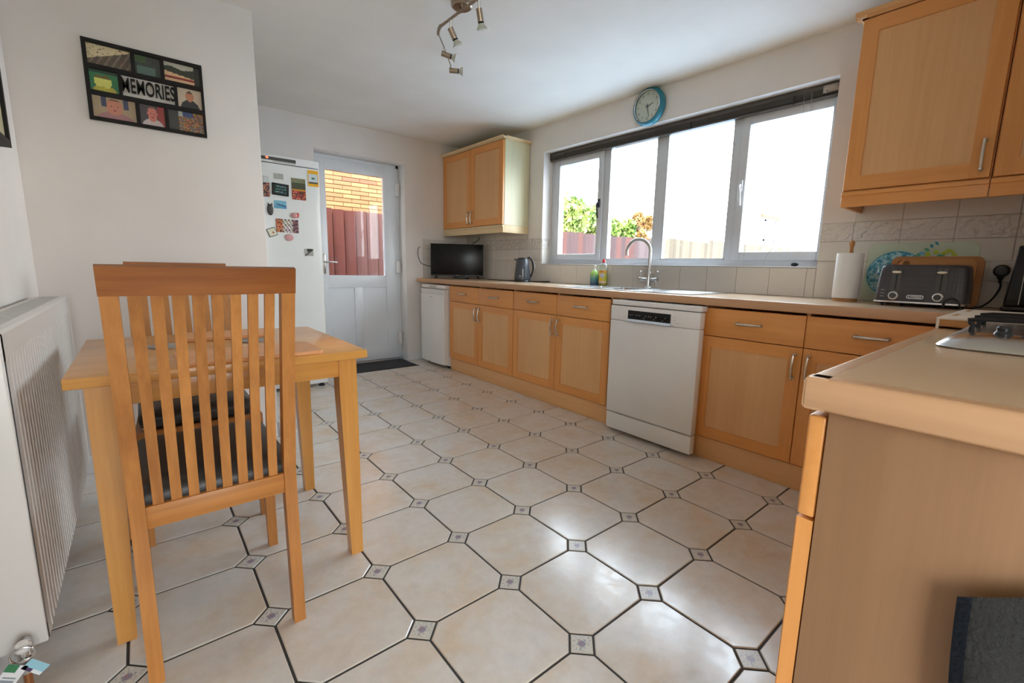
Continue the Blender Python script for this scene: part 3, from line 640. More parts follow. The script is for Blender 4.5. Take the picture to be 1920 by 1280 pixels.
part('front_edge', MB().prism([(.125 + s, YN + .003, z) for s, z in pr2], (0, -.846 - YN - .006, 0)), 'worktop_edge', wt, ang=50)

# sink
sk = thing('sink', 'stainless steel inset sink and drainer below the window', 'sink', (2.06, .85, ZT))
rm = MB()
z = ZT + .001; zt = ZT + .005
for (x0, x1, y0, y1) in ((1.835, SX0, .305, 1.40), (SX1, 2.325, .305, 1.40), (SX0, SX1, 1.28, 1.40), (SX0, SX1, 1.07, 1.10), (SX0, SX1, .305, .77)): rm.box((x0 - .001, y0 - .001, z), (x1 + .001, y1 + .001, zt))
part('rim', rm, 'steel', sk)
for k in range(9): part('drainer_rib', MB().box((SX0 + .02 + k * .042, .335, zt - .001), (SX0 + .028 + k * .042, .75, zt + .0022), .001), 'steel', sk)
def bowl(y0, y1, dp):
    cx, cy = (SX0 + SX1) / 2, (y0 + y1) / 2; hx, hy = (SX1 - SX0) / 2, (y1 - y0) / 2
    rr_ = [rrect(cx, cy, zt - .002, hx, hy, .05), rrect(cx, cy, ZT - .02, hx - .006, hy - .006, .05), rrect(cx, cy, ZT - dp + .03, hx - .015, hy - .015, .05), rrect(cx, cy, ZT - dp, hx - .045, hy - .045, .03)]
    b = part('bowl', MB().loft(rr_, cap=False).prism(rrect(cx, cy, ZT - dp, hx - .045, hy - .045, .03), (0, 0, -.002)), 'steel', sk)
    part('drain', MB().cyl((cx, cy, ZT - dp), (cx, cy, ZT - dp + .004), .04), 'brushed', b)
bowl(.77, 1.07, .16); bowl(1.10, 1.28, .11)
# tap
tp = thing('mixer_tap', 'tall swan-neck chrome mixer tap with two lever handles', 'tap', (2.30, .905, zt))
T = lambda mb, nm, mt_='brushed', pa=tp, **k: part(nm, mb, mt_, pa, **k)
T(MB().lathe([(0, 0), (.028, 0), (.028, .006), (.021, .014), (.018, .06), (.016, .11), (.013, .12), (0, .12)], (2.30, .905, zt)), 'body')
nd = Vector((-.22, .975, 0)).normalized(); bp0 = Vector((2.30, .905, zt)); pts = [bp0 + Vector((0, 0, .11)), bp0 + Vector((0, 0, .19)), bp0 + Vector((0, 0, .262))]
for i in range(1, 13):
    a = R(180 - i * 15); pts.append(bp0 + nd * (.090 + .090 * math.cos(a)) + Vector((0, 0, .262 + .088 * math.sin(a))))
pts.append(pts[-1] + Vector((0, 0, -.028)) + nd * -.002)
T(MB().tube(pts, .0115, n=16, sub=3), 'spout')
for s in (-1, 1):
    c = bp0 + Vector((0, s * .062, .062)); v = T(MB().cyl(bp0 + Vector((0, s * .01, .062)), c, .011, .013, 14).cyl(c, c + Vector((0, s * .014, 0)), .017, .015, 16), 'valve')
    T(MB().tube([c + Vector((0, s * .006, .008)), c + Vector((0, s * .008, .035)), c + Vector((0, s * .010, .055))], .0055, sub=3).sph(c + Vector((0, s * .010, .056)), .0075, n=12), 'lever', pa=v)

# ---- dishwasher
dw = thing('dishwasher', 'freestanding white dishwasher standing between the base cabinets', 'dishwasher', (2.0, .452, 0))
a, b = .155, .750; X0 = 1.700
part('body', MB().box((X0 + .045, .192, .05), (2.30, b - .004, .80), .003), 'appliance_white', dw)
part('top_panel', MB().box((X0 + .006, a, .816), (X0 + .07, b, .846), .008, 3), 'appliance_white', dw)
def scoop():
    mb = MB().box((X0, a, .135), (X0 + .05, b, .730), .006, 2); return mb
dd = part('door', MB().box((X0, a, .138), (X0 + .05, b, .722), .005, 2), 'appliance_white', dw)
cpn = part('control_panel', MB().box((X0, a, .7235), (X0 + .05, b, .812), .005, 2), 'appliance_white', dw)
part('display', MB().box((X0 - .0022, .330, .738), (X0 + .002, .618, .790), .001), 'black_screen', cpn)
part('handle_strip', MB().prism([(X0 - .0025, .325, .7385), (X0 - .015, .325, .7250), (X0 - .013, .325, .7225), (X0 + .002, .325, .720), (X0 + .002, .325, .7385)], (0, .298, 0)), 'chrome', cpn)
ind = MB()
for q in (.36, .42, .455, .47, .49, .53, .55, .585, .60): ind.box((X0 - .0030, q, .762), (X0 - .0020, q + .006, .766))
for q in (.375, .43, .50): ind.box((X0 - .0030, q, .748), (X0 - .0020, q + .010, .750))
part('display_mark', ind, 'label_grey', cpn, smooth=False)
ind = MB()
for q, zz in ((.30, .775), (.30, .758), (.29, .742), (.275, .742), (.305, .727), (.64, .745)): ind.box((X0 - .0006, q, zz), (X0 + .0002, q + .014, zz + .0025))
part('printed_mark', ind, 'label_grey', cpn, smooth=False)
hs = [(X0 + .004 - .012 * math.sin(math.pi * i / 12) * 0 - .004, 0, 0) for i in range(1)]
part('hand_grip', MB().prism([(X0 - .0008, .330 + .29 * i / 14, .720 - .026 * math.sin(math.pi * i / 14)) for i in range(15)], (.003, 0, 0)), 'appliance_white', dd)
part('kick_panel', MB().box((X0 + .004, a + .002, .026), (X0 + .05, b - .002, .130), .004, 2), 'appliance_white', dw)
for yy in (a + .05, b - .05):
    part('foot', MB().cyl((X0 + .08, yy, 0), (X0 + .08, yy, .052), .018), 'dark_plastic', dw); part('foot', MB().cyl((2.25, yy, 0), (2.25, yy, .052), .018), 'dark_plastic', dw)

# ---- small fridge under the worktop
fr = thing('small_fridge', 'small white under-counter fridge below the television', 'fridge', (2.0, 3.06, 0))
a, b, X0 = 2.835, 3.325, 1.720
part('body', MB().box((X0 + .06, a, .03), (2.28, b, .80), .004), 'appliance_white', fr)
part('top_panel', MB().box((X0 + .02, a, .800), (2.28, b, .838), .012, 3), 'appliance_white', fr)
fd = part('door', MB().loft([[(X0 + .055, a, z), (X0 + .012, a + .002, z), (X0, a + .05, z), (X0 - .006, (a + b) / 2, z), (X0, b - .05, z), (X0 + .012, b - .002, z), (X0 + .055, b, z)] for z in (.045, .745)]), 'appliance_white', fr)
part('handle_recess', MB().loft([[(X0 + .055, a, z), (X0 + .014 + q, a + .002, z), (X0 + .002 + q, a + .05, z), (X0 - .004 + q, (a + b) / 2, z), (X0 + .002 + q, b - .05, z), (X0 + .014 + q, b - .002, z), (X0 + .055, b, z)] for z, q in ((.745, .012), (.765, .004), (.795, .0))]), 'white_plastic', fd)
part('badge', MB().box((X0 - .008, (a + b) / 2 - .02, .715), (X0 - .004, (a + b) / 2 + .02, .722)), 'label_grey', fd)
part('dial_panel', MB().prism([(X0 + .0185, (a + b) / 2 + .09 * math.cos(R(q)), .818 + .010 * math.sin(R(q))) for q in range(0, 360, 20)], (.004, 0, 0)), 'label_grey', fr)
for yy in (a + .04, b - .04): part('foot', MB().cyl((X0 + .09, yy, 0), (X0 + .09, yy, .032), .016), 'dark_plastic', fr); part('foot', MB().cyl((2.2, yy, 0), (2.2, yy, .032), .016), 'dark_plastic', fr)

# ---- tall fridge behind the partition
tf = thing('tall_fridge', 'tall white fridge covered in magnets standing behind the partition end', 'fridge', (.34, 3.15, 0))
a, b, Y0 = .045, .632, 2.865
part('body', MB().box((a, Y0 + .055, .06), (b, 3.42, 1.80), .006), 'fridge_white', tf)
part('door', MB().loft([[(a, Y0 + .05, z), (a + .004, Y0 + .012, z), (a + .03, Y0 + .001, z), (b - .05, Y0 + .001, z), (b - .012, Y0 + .008, z), (b - .002, Y0 + .022, z), (b, Y0 + .05, z)] for z in (.10, 1.752)]), 'fridge_white', tf)
hp = part('top_panel', MB().loft([[(a, Y0 + .054, z), (a + .004, Y0 + .010, z), (a + .03, Y0, z), (b - .05, Y0, z), (b - .01, Y0 + .006, z), (b, Y0 + .02, z), (b, Y0 + .054, z)] for z in (1.760, 1.812)]), 'fridge_white', tf)
part('display_strip', MB().box((a + .06, Y0 - .003, 1.775), (.458, Y0 + .002, 1.798)), 'magnet_dark', hp)
part('printed_mark', MB().box((.30, Y0 - .002, 1.765), (.455, Y0 + .002, 1.773)), 'label_grey', hp)
part('warning_light', MB().sph((.262, Y0 - .003, 1.790), .009, (1.1, .4, .9), 12), 'red_led', hp)
part('kick_grille', MB().box((a + .01, Y0 + .012, .03), (b - .01, Y0 + .05, .095), .004), 'fridge_white', tf)
for xx in (a + .05, b - .05): part('foot', MB().cyl((xx, Y0 + .05, 0), (xx, Y0 + .05, .062), .018).cyl((xx, Y0 + .05, 0), (xx, Y0 + .05, .012), .024), 'rubber', tf); part('foot', MB().cyl((xx, 3.36, 0), (xx, 3.36, .062), .018), 'rubber', tf)

def ell(u, v, cx, cy, rx, ry): return ((u - cx) / rx) ** 2 + ((v - cy) / ry) ** 2 < 1
rnd = random.Random(4)
def nz_(c, k=12): return tuple(max(0, min(255, q + rnd.uniform(-k, k))) for q in c)
FM = lambda x, z: frame_matrix((x, Y0 - .0005, z), (1, 0, 0), (0, 0, 1))
def crowd(u, v):
    if v > .66: return nz_((200, 205, 205) if u > .35 else (190, 190, 185), 15)
    return nz_(rnd.choice([(150, 60, 40), (40, 35, 60), (190, 150, 120), (60, 50, 45)]), 20)
o = print_mesh('fridge_photo', FM(.237, 1.581), .060, .150, crowd, 10, 22); tag(o, 'tall narrow group photo on the fridge, half hidden by the partition edge', 'photo')
o = print_mesh('fridge_magnet', FM(.332, 1.664), .065, .040, lambda u, v: nz_((168, 168, 160), 5), 4, 3, thick=.003); tag(o, 'plain pale grey rectangular magnet at the top of the fridge door', 'magnet')
fs = thing('framed_sign', 'black-framed chalkboard-style sign stuck on the fridge door', 'sign', (.339, Y0 - .003, 1.569)); rm_ = RY(R(3))
part('frame', MB().box((-.057, -.008, -.043), (.057, .002, .043), .002, rot=rm_), 'black_satin', fs, local=True)
def sgn(u, v):
    r_ = int(v * 7)
    return nz_((110, 150, 150), 40) if (r_ in (1, 3, 5) and .12 < u < .88 and rnd.random() < .6) else (22, 34, 36)
print_mesh('sign_face', frame_matrix((.339, Y0 - .0115, 1.569), (1, 0, -.05), (.05, 0, 1)), .098, .070, sgn, 24, 14, parent=fs)
def hill(u, v):
    if v > .80: return nz_((125, 125, 95))
    if v > .52: return nz_((72, 78, 52), 16)
    if v > .42: return nz_((200, 130, 50), 15)
    return nz_(rnd.choice([(190, 80, 50), (60, 40, 45), (150, 55, 45), (210, 120, 90)]), 20)
o = print_mesh('fridge_photo', FM(.469, 1.587), .100, .160, hill, 16, 24); tag(o, 'group photo with a dark green hillside on the fridge door', 'photo')
def yel(u, v):
    if u < .1 or u > .9 or v < .14 or v > .80: return (235, 175, 30)
    if .18 < v < .30: return (95, 90, 80)
    if ell(u, v, .5, .5, .17, .05): return (60, 110, 80)
    return nz_((200, 212, 215), 6)
o = print_mesh('fridge_card', FM(.578, 1.681), .079, .121, yel, 14, 18); tag(o, 'yellow-bordered card at the top right of the fridge door', 'card')
def sea(u, v):
    if abs(v - .45 + .35 * (u - .5)) < .09 and u > .2: return nz_((60, 90, 140))
    return nz_((120, 180, 200) if v > .4 else (90, 160, 190), 14)
o = print_mesh('fridge_photo', FM(.333, 1.459), .085, .059, sea, 16, 12); tag(o, 'small pale blue seaside photo magnet on the fridge door', 'photo')
def col(u, v):
    if u < .3: return nz_(rnd.choice([(190, 90, 60), (60, 50, 50), (215, 150, 90)]), 20)
    if u > .72: return nz_(rnd.choice([(70, 45, 50), (150, 110, 110)]), 20)
    return nz_((210, 205, 200) if (int(u * 20) + int(v * 8)) % 3 else (110, 90, 85), 20)
o = print_mesh('fridge_photo', FM(.374, 1.304), .158, .100, col, 26, 16); tag(o, 'wide photo of a busy interior in the middle of the fridge door', 'photo')
ow = thing('owl_magnet', 'dark owl-shaped magnet on the left of the fridge door', 'magnet', (.262, Y0, 1.415))
part('body', MB().sph((0, -.006, 0), .022, (1, .35, 1.9), 16), 'magnet_dark', ow, local=True); part('ear', MB().cyl((-.010, -.006, .034), (-.014, -.006, .052), .007, .001, 8), 'magnet_dark', ow, local=True); part('ear', MB().cyl((.010, -.006, .034), (.014, -.006, .052), .007, .001, 8), 'magnet_dark', ow, local=True)
am = thing('fruit_magnet', 'round red and orange fruit magnet above the wide photo', 'magnet', (.432, Y0, 1.387))
part('body', MB().sph((-.006, -.008, 0), .022, (1.05, .5, 1), 16), 'magnet_pink', am, local=True, label='dusty orange fruit'); part('flower', MB().sph((.018, -.007, .008), .012, (1, .5, 1.2), 12).sph((.016, -.007, -.008), .010, (1, .5, 1), 12), 'magnet_red', am, local=True, label='red blossom')
tm = thing('tilted_tile_magnet', 'tilted square picture magnet with cream face and grey-green rim', 'magnet', (.265, Y0, 1.251)); Mr = RY(R(-20))
part('tile', MB().box((-.031, -.007, -.031), (.031, .0, .031), .003, rot=Mr, at=(0, 0, 0)), 'magnet_dark', tm, local=True)
ca_, sa_ = math.cos(R(-20)), math.sin(R(-20))
print_mesh('picture', frame_matrix((.265, Y0 - .0075, 1.251), (math.cos(R(20)), 0, math.sin(R(20))), (-math.sin(R(20)), 0, math.cos(R(20)))), .054, .054, lambda u, v: (170, 90, 60) if ell(u, v, .6, .4, .1, .15) else ((190, 205, 185) if min(u, v, 1 - u, 1 - v) < .1 else (226, 220, 196)), 14, 14, parent=tm)
single('oval_magnet', MB().sph((.381, Y0 - .004, 1.218), .030, (1.05, .22, .88), 22), 'magnet_pink', 'oval pink magnet below the wide photo on the fridge', 'magnet', base=(.381, Y0, 1.218))
def clipf(u, v):
    if v > .62 and .25 < u < .8: return nz_((45, 50, 45), 10)
    if abs(u - v) < .14: return (70, 75, 68)
    return nz_((165, 165, 158), 8)
o = print_mesh('fridge_magnet', FM(.521, 1.110), .062, .056, clipf, 12, 10, thick=.004); tag(o, 'grey square picture magnet lowest on the right of the fridge door', 'magnet')

# ---- wall cabinets
def wall_cab(y1, y0, label, doors, hh, side_mat, cornice_ends, z0=1.42, z1=2.172, x=2.080):
    t = thing('wall_cabinet', label, 'cabinet', (2.24, (y0 + y1) / 2, z0))
    part('carcass', MB().box((x + .021, y0, z0), (XW - .008, y0 + .016, z1)).box((x + .021, y0 + .016, z0), (XW - .008, y1 - .016, z0 + .016)).box((x + .021, y0 + .016, z1 - .016), (XW - .008, y1 - .016, z1)).box((x + .021, y1 - .016, z0), (XW - .008, y1, z1)).box((XW - .016, y0 + .016, z0), (XW - .008, y1 - .016, z1)), side_mat, t, smooth=False)
    for (a, b), hy in zip(doors, hh): shaker('door', t, x, a, b, z0 + .002, z1 - .002, (hy, 1.455, 1.565), .062, .062)
    cz = z1
    pr = [(x - .004, cz), (x - .022, cz + .012), (x - .026, cz + .018), (x - .026, cz + .026), (x + .02, cz + .026), (x + .02, cz)]
    ys, ye = y0 - (.026 if cornice_ends[1] else 0), y1 + (.026 if cornice_ends[0] else 0)
    c = MB().prism([(q, ys, zz) for q, zz in pr], (0, ye - ys, 0))
    for flag, yy, sg in ((cornice_ends[0], y1, 1), (cornice_ends[1], y0, -1)):
        if flag: c.prism([(x - .02, yy + sg * (x - q), zz) for q, zz in pr], (XW - .008 - x + .02, 0, 0))
    part('cornice', c, 'maple_y' if side_mat != 'garden_tint_panel' else 'pale_maple', t, smooth=False)
    pl_ = MB().box((x + .006, y0, z0 - .072), (x + .024, y1, z0 - .001), .003).box((x + .0, y0, z0 - .022), (x + .012, y1, z0 - .002), .003)
    if cornice_ends[0]: pl_.box((x + .024, y1 - .018, z0 - .072), (XW - .008, y1, z0 - .001), .003)
    if cornice_ends[1]: pl_.box((x + .024, y0, z0 - .072), (XW - .008, y0 + .018, z0 - .001), .003)
    part('pelmet', pl_, 'pale_maple' if side_mat == 'garden_tint_panel' else 'beech_y', t)
    return t
wall_cab(YB - .004, 2.375, 'two-door wall cabinet in the far corner above the television', ((2.905, YB - .006), (2.377, 2.905)), (2.935, 2.875), 'garden_tint_panel', (False, True))
wall_cab(-.300, -.803, 'large wall cabinet at right nearest the window, above the toaster', ((-.801, -.302),), (-.772,), 'beech_z', (True, False))
wall_cab(-.806, -1.462, 'wall cabinet at the right photo edge, mostly out of frame', ((-1.36, -.808),), (-1.33,), 'beech_z', (False, False))

# ================================================================== FURNITURE
# ---- dining table
tb = thing('dining_table', 'small rectangular wooden dining table standing beside the radiator', 'table', (-.33, .77, 0))
TX0, TX1, TY0, TY1 = -.695, .030, .422, 1.125
part('tabletop', MB().box((TX0, TY0, .718), (TX1, TY1, .745), .004, 2), 'table_x', tb)
def tleg(x0, y0, sx, sy):
    # x0,y0 outer corner; tapers on the inside faces
    A, B = .058, .040
    def q(w_, z): 
        xs = sorted((x0, x0 + sx * w_)); ys = sorted((y0, y0 + sy * w_)); return [(xs[0], ys[0], z), (xs[1], ys[0], z), (xs[1], ys[1], z), (xs[0], ys[1], z)]
    part('leg', MB().loft([q(B, 0), q(A, .60), q(A, .717)]), 'table_z', tb, ang=20)
for x0, sx in ((-.662, 1), (.004, -1)):
    for y0, sy in ((.458, 1), (1.090, -1)): tleg(x0, y0, sx, sy)
part('apron', MB().box((-.605, .466, .655), (-.053, .486, .717), .001), 'table_x', tb); part('apron', MB().box((-.605, 1.062, .655), (-.053, 1.082, .717), .001), 'table_x', tb)
part('apron', MB().box((-.654, .515, .655), (-.634, 1.034, .717), .001), 'table_y', tb); part('apron', MB().box((-.024, .515, .655), (-.004, 1.034, .717), .001), 'table_y', tb)
def pm(x0, y0, x1, y1, lab):
    single('placemat', MB().prism(rrect((x0 + x1) / 2, (y0 + y1) / 2, .7452, (x1 - x0) / 2, (y1 - y0) / 2, .02), (0, 0, .011), .0015), 'placemat_wood', lab, 'placemat', base=((x0 + x1) / 2, (y0 + y1) / 2, .7452))
pm(-.475, .430, -.105, .640, 'wooden placemat at the near edge of the table, behind the near chair back')
pm(-.430, .885, -.150, 1.065, 'wooden placemat at the far side of the table, by the far chair')
for x, y, lab in ((-.485, .815, 'round grey coaster on the left of the table'), (-.235, .805, 'round grey coaster on the right of the table, by the far placemat')):
    single('coaster', MB().cyl((x, y, .7452), (x, y, .750), .048, n=32), 'coaster_grey', lab, 'coaster', base=(x, y, .7452))

# ---- chairs (local: back at y=0, front towards +y)
def make_chair(name, label, loc, rz, W=.36, fw=.395):
    c = thing(name, label, 'chair', loc, rz, 'slat-back dining chairs at the table')
    h = W / 2
    yb = lambda z: .0 + .0 if z < 0 else (.0 + .018 * min(z, .43) / .43 if z < .43 else .018 - .115 * ((z - .43) / .57) ** 1.15)
    zs = [0, .12, .25, .38, .46, .58, .70, .82, .90, .9532]
    for s in (-1, 1):
        rg = []
        for z in zs:
            t_ = .030 if z < .1 else .036 if z < .6 else .030
            x0 = s * h; x1 = s * (h - .030); xa, xb = sorted((x0, x1)); y = yb(z); rg.append([(xa, y - t_ / 2, z), (xb, y - t_ / 2, z), (xb, y + t_ / 2, z), (xa, y + t_ / 2, z)])
        part('rear_leg', MB().loft(rg), 'chair_z', c, local=True, ang=25)
        xf = s * fw / 2; xa, xb = sorted((xf, xf - s * .034)); xc, xd = sorted((xf, xf - s * .028))
        part('front_leg', MB().loft([[(xc, .430, 0), (xd, .430, 0), (xd, .458, 0), (xc, .458, 0)], [(xa, .424, .43), (xb, .424, .43), (xb, .458, .43), (xa, .458, .43)]]), 'chair_z', c, local=True, ang=25)
        part('side_rail', MB().hexa([(*sorted((s * (h - .004), s * (h - .022)))[:1], .016, .375), (sorted((s * (h - .004), s * (h - .022)))[1], .016, .375), (sorted((s * (fw / 2 - .006), s * (fw / 2 - .024)))[1], .428, .375), (sorted((s * (fw / 2 - .006), s * (fw / 2 - .024)))[0], .428, .375),
             (*sorted((s * (h - .004), s * (h - .022)))[:1], .016, .428), (sorted((s * (h - .004), s * (h - .022)))[1], .016, .428), (sorted((s * (fw / 2 - .006), s * (fw / 2 - .024)))[1], .428, .428), (sorted((s * (fw / 2 - .006), s * (fw / 2 - .024)))[0], .428, .428)]), 'chair_y', c, local=True, smooth=False)
        for px_, py_ in ((s * (h - .015), .0), (xf - s * .014, .444)): part('foot_pad', MB().cyl((px_, py_, 0), (px_, py_, .003), .013, n=14), 'rubber', c, local=True)
    part('front_rail', MB().box((-fw / 2 + .03, .432, .375), (fw / 2 - .03, .452, .428), .002), 'chair_x', c, local=True)
    y = yb(.43)
    part('lower_rail', MB().box((-h + .029, y - .014, .396), (h - .029, y + .012, .452), .003), 'chair_x', c, local=True)
    # top rail, gently bowed
    rg = []
    for i in range(9):
        u = i / 8; x = -h - .001 + (2 * h + .002) * u; bow = -.010 * math.sin(math.pi * u); ya, yb_ = yb(.953), yb(1.015); t_ = .0155
        rg.append([(x, ya + bow - t_, .953), (x, ya + bow + t_, .953), (x, yb_ + bow + t_, 1.012), (x, yb_ + bow, 1.016), (x, yb_ + bow - t_, 1.012)])
    part('top_rail', MB().loft(rg), 'chair_rail', c, local=True, ang=35)
    n_ = 8; inner = 2 * (h - .030); gap = (inner - n_ * .0212) / (n_ + 1)
    for k in range(n_):
        x0 = -h + .030 + gap + k * (.0212 + gap); rg = []
        for z in (.450, .52, .60, .68, .76, .84, .90, .9535):
            lum = .012 * math.sin(math.pi * min(1, max(0, (z - .45) / .51))); bow = -.010 * math.sin(math.pi * (x0 + h) / (2 * h)) * (z - .45) / .51
            y = yb(z) + lum + bow; rg.append([(x0, y - .006, z), (x0 + .0212, y - .006, z), (x0 + .0212, y + .006, z), (x0, y + .006, z)])
        part('slat', MB().loft(rg), 'chair_z', c, local=True, ang=25)
    # cushion: softly domed
    rg = []
    for z, ins in ((.428, .020), (.440, .010), (.462, .006), (.480, .012), (.492, .028), (.500, .055), (.504, .095)):
        rg.append([(x, y, zz) for x, y, zz in rrect(0, .232, z, h + .006 - ins, .222 - ins, .03, 4)])
    o = part('seat_cushion', MB().loft(rg), 'charcoal_seat', c, local=True, ang=60)
    return c
make_chair('dining_chair', 'wooden slat-back chair with charcoal seat, its back nearest the camera', (-.422, .262, 0), 0, .354)
make_chair('dining_chair', 'wooden slat-back chair on the far side of the table, mostly hidden', (-.400, 1.405, 0), math.pi)

# ---- radiator
RX, RB, RY0, RY1, RZ0, RZ1 = -.765, -.862, .368, 1.585, .140, .868
rd = thing('radiator', 'white double-panel radiator with vertical ribs along the left wall', 'radiator', (-.81, .98, .14))
t = bmesh.new(); pts = []; yy = RY0 + .012; pitch = .0335
prof = [(RX + .0, RY0), (RX + .0, RY0 + .03)]
y_ = RY0 + .03
while y_ < RY1 - .05:
    prof += [(RX, y_ + .002), (RX - .011, y_ + .007), (RX - .011, y_ + .013), (RX, y_ + .018), (RX, y_ + pitch)]; y_ += pitch
prof += [(RX, RY1)]
fm = MB(); tt = bmesh.new(); zz = (RZ0 + .03, RZ1 - .06)
va = [tt.verts.new((x, y, RZ0 + .035)) for x, y in prof]; vb = [tt.verts.new((x, y, RZ1 - .075)) for x, y in prof]
v0 = [tt.verts.new((RX + 0.0005, y, RZ0 + .012)) for x, y in prof]; v1 = [tt.verts.new((RX + .0005, y, RZ1 - .055)) for x, y in prof]
vt = [tt.verts.new((RX + .0005, y, RZ1 - .004)) for x, y in prof]; vb2 = [tt.verts.new((RX - .006, y, RZ0)) for x, y in prof]; vt2 = [tt.verts.new((RX - .004, y, RZ1)) for x, y in prof]; vbk = [tt.verts.new((RX - .018, y, RZ0)) for x, y in prof]; vtk = [tt.verts.new((RX - .018, y, RZ1)) for x, y in prof]
for A, B in ((vbk, vb2), (vb2, v0), (v0, va), (va, vb), (vb, v1), (v1, vt), (vt, vt2), (vt2, vtk)):
    for i in range(len(A) - 1): tt.faces.new((A[i], A[i + 1], B[i + 1], B[i]))
bmesh.ops.recalc_face_normals(tt, faces=tt.faces); fm._merge(tt)
part('front_panel', fm, 'radiator_white', rd, ang=25)
part('back_panel', MB().box((RB, RY0 + .004, RZ0), (RB + .016, RY1 - .004, RZ1 - .01), .004), 'radiator_white', rd)
part('end_panel', MB().box((RB - .001, RY0 - .006, RZ0 + .004), (RX - .002, RY0 + .004, RZ1 + .002), .004, 3), 'radiator_white', rd)
part('end_panel', MB().box((RB - .001, RY1 - .004, RZ0 + .004), (RX - .002, RY1 + .006, RZ1 + .002), .004, 3), 'radiator_white', rd)
gm = MB().box((RB, RY0, RZ1 - .004), (RB + .012, RY1, RZ1 + .003)).box((RX - .014, RY0, RZ1 - .004), (RX - .001, RY1, RZ1 + .003), .002)
tg = part('top_grille', MB().box((RB + .002, RY0, RZ1 - .003), (RX - .004, RY1, RZ1 + .003), .002), 'radiator_white', rd)
for k in range(34): part('grille_slot', MB().box((RB + .02, RY0 + .03 + k * .0345, RZ1 + .0028), (RX - .022, RY0 + .046 + k * .0345, RZ1 + .0034)), 'label_grey', tg, smooth=False)
vx, vy = -.800, .325
vv = part('valve', MB().cyl((vx, RY0 - .004, .168), (vx, vy, .168), .009, n=12).cyl((vx, vy, .178), (vx, vy, .112), .012, .010, 16).cyl((vx, vy, .150), (vx, vy, .138), .015, .015, 6), 'chrome', rd)
part('lockshield_cap', MB().lathe([(0, 0), (.014, 0), (.0145, .008), (.010, .016), (0, .018)], (vx, vy, .172), (0, -.5, 1), 20), 'white_plastic', vv)
part('pipe', MB().cyl((vx, vy, 0), (vx, vy, .115), .0075, n=14), 'copper', vv)
tgm = thing('paper_tag', 'white and green installer tag hanging on the radiator valve', 'tag', (vx, vy - .02, .08))
part('loop', MB().tube([(vx + .019 * math.cos(R(q)), vy - .016, .166 + .017 * math.sin(R(q))) for q in range(0, 361, 24)], .0022, n=8), 'chrome', tgm)
def tagf(u, v): return (50, 120, 80) if v > .68 and u < .6 else ((140, 150, 158) if int(v * 11) % 2 and .15 < u < .8 and v < .5 else (222, 224, 226))
print_mesh('card', frame_matrix((vx - .022, vy - .020, .128), (.80, 0, -.60), (.60, 0, .80)), .034, .052, tagf, 12, 16, parent=tgm, thick=.001)
print_mesh('card', frame_matrix((vx + .017, vy - .020, .130), (.62, 0, -.78), (.78, 0, .62)), .040, .024, lambda u, v: (150, 200, 215) if v > .3 else ((75, 60, 95) if u < .5 else (225, 232, 235)), 12, 10, parent=tgm, thick=.001)

# ---- picture on the left wall
pf = thing('framed_picture', 'dark-framed picture on the left wall, cut off by the photo edge', 'picture', (XL, 1.1, 1.7))
x0, x1, y0, y1, z0, z1 = XL + .001, XL + .030, .80, 1.500, 1.418, 2.02
part('frame', MB().box((x0, y0, z0), (x1, y0 + .022, z1)).box((x0, y1 - .022, z0), (x1, y1, z1)).box((x0, y0 + .022, z0), (x1, y1 - .022, z0 + .022)).box((x0, y0 + .022, z1 - .022), (x1, y1 - .022, z1)), 'black_satin', pf, smooth=False)
print_mesh('print', frame_matrix((XL + .018, (y0 + y1) / 2, (z0 + z1) / 2), (0, 1, 0), (0, 0, 1)), y1 - y0 - .04, z1 - z0 - .04, lambda u, v: (196, 186, 150) if min(u, v, 1 - u, 1 - v) < .16 else (nz_((150, 145, 90), 6) if v > .4 else nz_((176, 160, 120), 5)), 20, 18, parent=pf)

# ---- MEMORIES collage frame
cf = thing('photo_collage_frame', 'black collage frame with eight family photos and cut-out lettering on the partition', 'picture', (-.425, YP - .001, 1.806))
FX, FW_, FZ0, FZ1 = -.642, .432, 1.640, 1.977; FY = YP - .001
def fr_rect(u0, v0, u1, v1): return FX + u0 * FW_, FZ0 + v0 * (FZ1 - FZ0), FX + u1 * FW_, FZ0 + v1 * (FZ1 - FZ0)
holes = [(.035, .70, .375, .95), (.410, .70, .620, .95), (.655, .70, .975, .95), (.035, .375, .255, .64), (.755, .375, .975, .64), (.035, .045, .375, .315), (.410, .045, .620, .315), (.655, .045, .975, .315)]
mid = (.285, .375, .725, .64)
us = sorted({0, 1, *[h[0] for h in holes + [mid]], *[h[2] for h in holes + [mid]]}); vs_ = sorted({0, 1, *[h[1] for h in holes + [mid]], *[h[3] for h in holes + [mid]]})
tt = bmesh.new(); cache = {}
def gv(u, v, q):
    k_ = (round(u, 4), round(v, 4), q)
    if k_ not in cache: a_ = fr_rect(u, v, u, v); cache[k_] = tt.verts.new((a_[0], FY - q, a_[1]))
    return cache[k_]
solid = {}
for i in range(len(us) - 1):
    for j in range(len(vs_) - 1):
        cu_, cv_ = (us[i] + us[i + 1]) / 2, (vs_[j] + vs_[j + 1]) / 2
        solid[i, j] = not any(h[0] < cu_ < h[2] and h[1] < cv_ < h[3] for h in holes + [mid])
